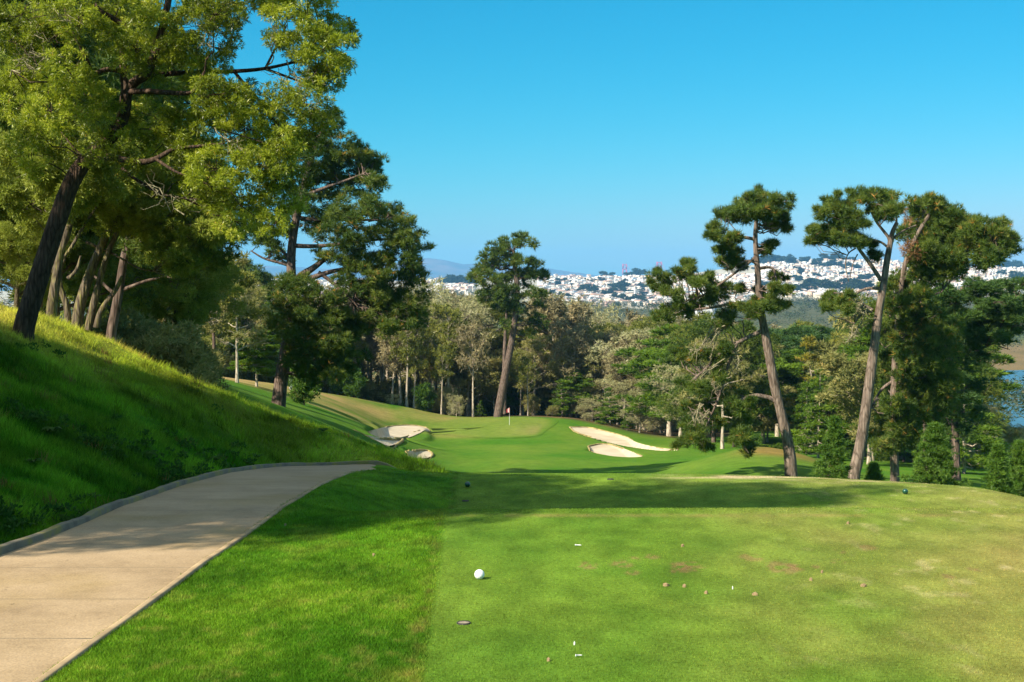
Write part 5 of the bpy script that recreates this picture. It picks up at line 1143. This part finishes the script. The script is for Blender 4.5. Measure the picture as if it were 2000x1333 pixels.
for x0, x1, y0, y1, wh, cnum in REG:
    for gx in np.arange(x0, x1, 7.4):
        col = py_far(np.full(700, gx), dd)
        for py in np.arange(y0, y1, 2.7):
            if rng.random() > .95: continue
            py_ = py + rng.uniform(-.8, .8); sgn = (col[:-1] - py_) * (col[1:] - py_) <= 0
            if not sgn.any(): continue
            d_ = dd[np.argmax(sgn)]
            cand.append((gx + rng.uniform(-2, 2), d_, wh, vnoise(np.array([gx / 40.]), np.array([py / 9.]), 77)[0]))
cand = [q for q in cand if q[3] > .13]
cand.sort(key=lambda q: q[1])
print('houses', len(cand))
massV, massF, massM, off = [], [], [], 0
kn = list(WALLS); kp = [.30, .31, .10, .14, .09, .06]
for i, (px, d, wh, nz) in enumerate(cand):
    k = kn[rng.choice(6, p=kp)]; v = int(rng.integers(4)); rz = math.radians(-48 + rng.uniform(-12, 12)) if rng.random() < .8 else math.radians(50)
    g_ = ground_pt(px, d); s = rng.uniform(.68, .98)
    if i < 300:
        o = obj('house', HM[(k, v)][0], None, g_); o.rotation_euler = (0, 0, rz); o.scale = (s, s, s)
        tag(o, f"tiny {k} house {wh}", 'house', f"{k} houses {wh}")
    else:
        V = HM[(k, v)][1] * s; Fc = HM[(k, v)][2]; cz, sz_ = math.cos(rz), math.sin(rz)
        massV.append(V @ np.array([[cz, sz_, 0], [-sz_, cz, 0], [0, 0, 1]]) + g_); massF.append(Fc + off); off += len(V)
        mi = np.array([{0: kn.index(k), 1: 6 + v % 3, 2: 9}[q_] for q_ in np.concatenate([[p_.material_index for p_ in HM[(k, v)][0].polygons]])]); massM.append(mi)
if massV:
    V = np.concatenate(massV); Fc = np.concatenate(massF); me = bpy.data.meshes.new('hillside_houses'); fl = []
    for f in Fc.tolist(): fl.append(f if f[2] != f[3] else f[:3])
    me.from_pydata(V.tolist(), [], fl)
    for k in kn: me.materials.append(hm_[k])
    for m_ in roofs: me.materials.append(m_)
    me.materials.append(win); me.polygons.foreach_set('material_index', np.concatenate(massM).astype(np.int32)); me.update()
    tag(obj('hillside_houses', me), 'countless tiny white houses covering the far hillside', 'houses', None, 'stuff')
# bigger pale buildings
def block(px, d, w, h, label, k='white', py=None, floors=3):
    g_ = ground_pt(px, d)
    if py: g_ = P(px, py, d)
    root = empty('building', g_, label, 'building'); mb = MB(); mb.box((0, 0, h / 2 - 3), (w, w * .3, h + 6)); obj('wall', mb.mesh('wall', hm_[k]), root)
    mb = MB(); mb.box((0, 0, h + .4), (w + 1, w * .3 + 1, .8)); obj('roof', mb.mesh('roof', roofs[2]), root)
    mb = MB(); mb.box((0, 0, 0), (w * .06, .1, h / floors * .45)); wme = mb.mesh('window', win)
    for f in range(floors):
        for q_ in np.linspace(-.43, .43, 9): obj('window', wme, root, (w * q_, -w * .15 - .04, h * (f + .6) / (floors + .2)))
    root.rotation_euler = (0, 0, -.45)
block(848, 2900, 42, 9, 'long low white building on the far flat left of the centre pine')
block(1350, 640, 20, 10, 'pale building glimpsed through branches of the curved pine', 'pale grey', 648)
block(1612, 2250, 30, 7, 'long low cream building just below the dark band of trees between the right hand pines', 'cream', 585)
mb = MB(); root = empty('tower', ground_pt(1240, 2750), 'slim white tower among the hillside houses below the bridge', 'tower')
mb.tube([(0, 0, -2), (0, 0, 16), (0, 0, 24)], [2, 1.7, 1.2], 10, cap=True); obj('shaft', mb.mesh('shaft', hm_['white'], True), root)
mb = MB(); mb.tube([(0, 0, 24.01), (0, 0, 29)], [1.3, .1], 10); obj('spire', mb.mesh('spire', roofs[2], True), root)

# dark trees among the far houses
def far_tree_mesh():
    cen = rng.normal(size=(9, 3)) * [3.5, 3.5, 1.8] + [0, 0, 7]; V, Fc, ti = foliage(cen, np.ones((9, 3)) * [2.6, 2.6, 2.0], .9, 2.2, .8, 4, .7, .3, 4, .5)
    return meshdata('crown', V, Fc, M['far'], tint=ti * .5)
FT = [far_tree_mesh() for _ in range(3)]
mb = MB(); mb.tube([(0, 0, -2), (0, 0, 7)], [.8, .4], 6); FTT = mb.mesh('trunk', M['bark'])
SPOT = [(1105, 548, 1.2), (1118, 556, 1), (1150, 545, 1), (1168, 560, 1.1), (1182, 538, 2.0), (1192, 537, 1.6), (1155, 548, .9), (1208, 560, 2.2), (1214, 566, 2.2), (1222, 570, 1.5), (1140, 566, 1.8), (1150, 568, 1.8), (1160, 570, 1.2), (1238, 533, 2.4), (1246, 531, 2.4), (1228, 537, 1.5), (1190, 575, 1.5), (1212, 582, 1.2), (1260, 545, 1.3), (1250, 556, 1.2),
        (1300, 528, 1.6), (1310, 534, 1.2), (1485, 512, 2.4), (1498, 511, 2.6), (1512, 510, 2.6), (1528, 509, 2.4), (1545, 512, 2.2), (1565, 511, 1.8), (1578, 507, 1.5), (1595, 508, 1.6), (1612, 505, 2.2), (1625, 504, 2.2), (1636, 504, 2), (1650, 506, 1.4), (1668, 506, 1.4), (1600, 517, 2), (1615, 519, 2.2), (1628, 519, 2), (1660, 520, 1.8), (1670, 524, 1.6), (1560, 545, 1.4), (1590, 540, 1.4), (1580, 560, 2.2), (1592, 562, 2.4), (1570, 566, 2.2), (1610, 568, 2.2), (1640, 566, 2.2), (1660, 565, 2.2), (1680, 568, 2.2), (1550, 570, 2.2), (1535, 572, 2), (1690, 545, 1.6),
        (1945, 520, 2.2), (1960, 517, 2.4), (1975, 515, 2.4), (1990, 514, 2.4), (1955, 535, 1.5), (1985, 545, 2.2), (1995, 550, 2.2), (870, 552, 2.2), (885, 553, 2.4), (900, 552, 2.4), (915, 553, 2.4), (930, 555, 2.2), (1075, 556, 1.2), (1088, 548, 1.2)]
for _ in range(70):
    q_ = rng.random()
    SPOT.append((rng.uniform(1060, 1290), rng.uniform(546, 590), rng.uniform(.6, 1.5)) if q_ < .5 else (rng.uniform(1440, 1760), rng.uniform(520, 575), rng.uniform(.6, 1.5)))
SPOT.sort()
for i, (px, py, s) in enumerate(SPOT):
    col = py_far(np.full(700, px), dd); sgn = (col[:-1] - py - 6) * (col[1:] - py - 6) <= 0
    d_ = dd[np.argmax(sgn)] if sgn.any() else dd[np.argmin(col)]
    lb_ = ('dark tree on the far skyline ' if py < (541 if px < 1400 else 513) else 'dark tree among the far houses ') + ('left of the centre pine' if px < 950 else 'right of the centre pine' if px < 1180 else 'below the far bridge' if px < 1320 else 'left of the straight pale pine' if px < 1720 else 'at the right edge')
    o = empty('city_tree', ground_pt(px, d_), lb_, 'tree', lb_.replace('dark tree', 'dark trees'))
    o.scale = (s * 1.15, s * 1.15, s * .8); o.rotation_euler = (0, 0, i)
    obj('trunk', FTT, o); obj('crown', FT[i % 3], o)

# suspension bridge far behind the hill
red = plain('bridge_red', (.50, .05, .07), .6, .3, .05, .05)
A = P(1287.5, 552, 11600.); B = P(1220, 552, 12900.)
root = empty('suspension_bridge', (A[0], A[1], -60), 'far red suspension bridge, two towers showing above the city skyline', 'bridge')
ang = math.atan2(B[1] - A[1], B[0] - A[0]); sd = np.array([-math.sin(ang), math.cos(ang), 0])
tops = []
for T, top, hw in ((A, 511.5, 15.5), (B, 516, 15.0)):
    zt = P(1287, top, T[1])[2]; mb = MB(); o3 = np.array([T[0] - A[0], T[1] - A[1], 0])
    for sg in (-1, 1):
        for z0, z1, w in ((0, (zt + 60) * .55, 11.5), ((zt + 60) * .55, (zt + 60) * .8, 10.5), ((zt + 60) * .8, zt + 60, 9.5)):
            mb.box(o3 + sd * hw * sg + [0, 0, (z0 + z1) / 2], (9, w, z1 - z0), ang)
    for f in (.985, .82, .66, .50): mb.box(o3 + [0, 0, (zt + 60) * f - 4], (7, 2 * hw - 6, 9 if f < .9 else 7), ang)
    obj('bridge_tower', mb.mesh('bridge_tower', red), root); tops.append((o3, zt + 60))
mb = MB(); u = np.array([math.cos(ang), math.sin(ang), 0])
for sg in (-1, 1):
    t_ = np.linspace(0, 1, 25)[:, None]
    sag = 70 + (tops[0][1] - 70) * (2 * t_ - 1) ** 2
    mb.tube(tops[0][0] * (1 - t_) + tops[1][0] * t_ + sd * 14 * sg + [0, 0, 1] * sag, 1.0, 6)
    mb.tube([tops[0][0] + sd * 14 * sg + [0, 0, tops[0][1]], tops[0][0] - u * 340 + sd * 14 * sg + [0, 0, 68]], 1.0, 6)
obj('cable', mb.mesh('cable', red), root)
mb = MB(); mb.box(u * 500 + [0, 0, 64], (2400, 27, 8), ang); obj('deck', mb.mesh('deck', red), root)

# blue hills on the horizon
HX = np.array([-600, 0, 300, 420, 480, 560, 640, 700, 760, 800, 818, 835, 850, 870, 885, 905, 925, 945, 970, 1010, 1050, 1075, 1100, 1140, 1180, 1240, 1320, 1500, 2000, 2600])
HY = np.array([530, 527, 522, 516, 512, 516, 520, 516, 510, 503, 500, 498.5, 500, 503, 506, 511, 509, 508, 511, 514, 517, 520, 524, 530, 537, 543, 548, 551, 552, 553])
us = np.linspace(-600, 2600, 500); vs = np.linspace(0, 1, 24)
U, Vv = np.meshgrid(us, vs, indexing='ij'); Dh = 14500 + 4500 * Vv
top = np.interp(U, HX, HY); zt = CAMH + (HORIZON - top) / FPX * 17000
xw = (U - CX) / FPX * Dh
prof = np.sin(np.clip(Vv * 1.15, 0, 1) * math.pi / 1.15 * .62) ** .8
prof = np.interp(Vv, [0, .2, .55, .8, 1], [0, .35, 1.0, .8, .3])
ZH = -70 + (zt + 70) * prof * (.90 + .20 * (fbm(xw / 900, Dh / 900, 91) - .5) * (1 - np.exp(-((Vv - .55) / .12) ** 2) * .6)) + 0
i, j = np.meshgrid(np.arange(499), np.arange(23), indexing='ij'); q = i * 24 + j
hillm, t, b = mat('dry_hills'); tc = t.nodes.new('ShaderNodeTexCoord'); n1 = N(t, 'ShaderNodeTexNoise', Scale=.0016, Detail=7.0); t.links.new(tc.outputs['Object'], n1.inputs['Vector'])
r1 = ramp(t, [(.38, (.03, .04, .03)), (.5, (.08, .07, .05)), (.66, (.17, .11, .08))]); t.links.new(n1.outputs['Fac'], r1.inputs['Fac']); t.links.new(r1.outputs['Color'], b.inputs['Base Color']); b.inputs['Roughness'].default_value = .95
tag(obj('far_hills', meshdata('far_hills', np.stack([xw, Dh, ZH], -1).reshape(-1, 3), np.stack([q, q + 24, q + 25, q + 1], -1).reshape(-1, 4), hillm, smooth=True)), kind='structure')

# the air between
hz, t, b = mat('haze_air'); t.nodes.remove(b)
pv = t.nodes.new('ShaderNodeVolumePrincipled'); pv.inputs['Color'].default_value = (.20, .56, 1.0, 1); pv.inputs['Density'].default_value = HAZE = 6.2e-5; pv.inputs['Anisotropy'].default_value = 0.0
t.links.new(pv.outputs[0], t.nodes['Material Output'].inputs['Volume'])
mb = MB(); mb.box((0, 9600, 150), (25000, 19400, 480)); h_ = obj('haze', mb.mesh('haze', hz)); tag(h_, 'pale blue haze over the far city and hills', 'haze', None, 'stuff')
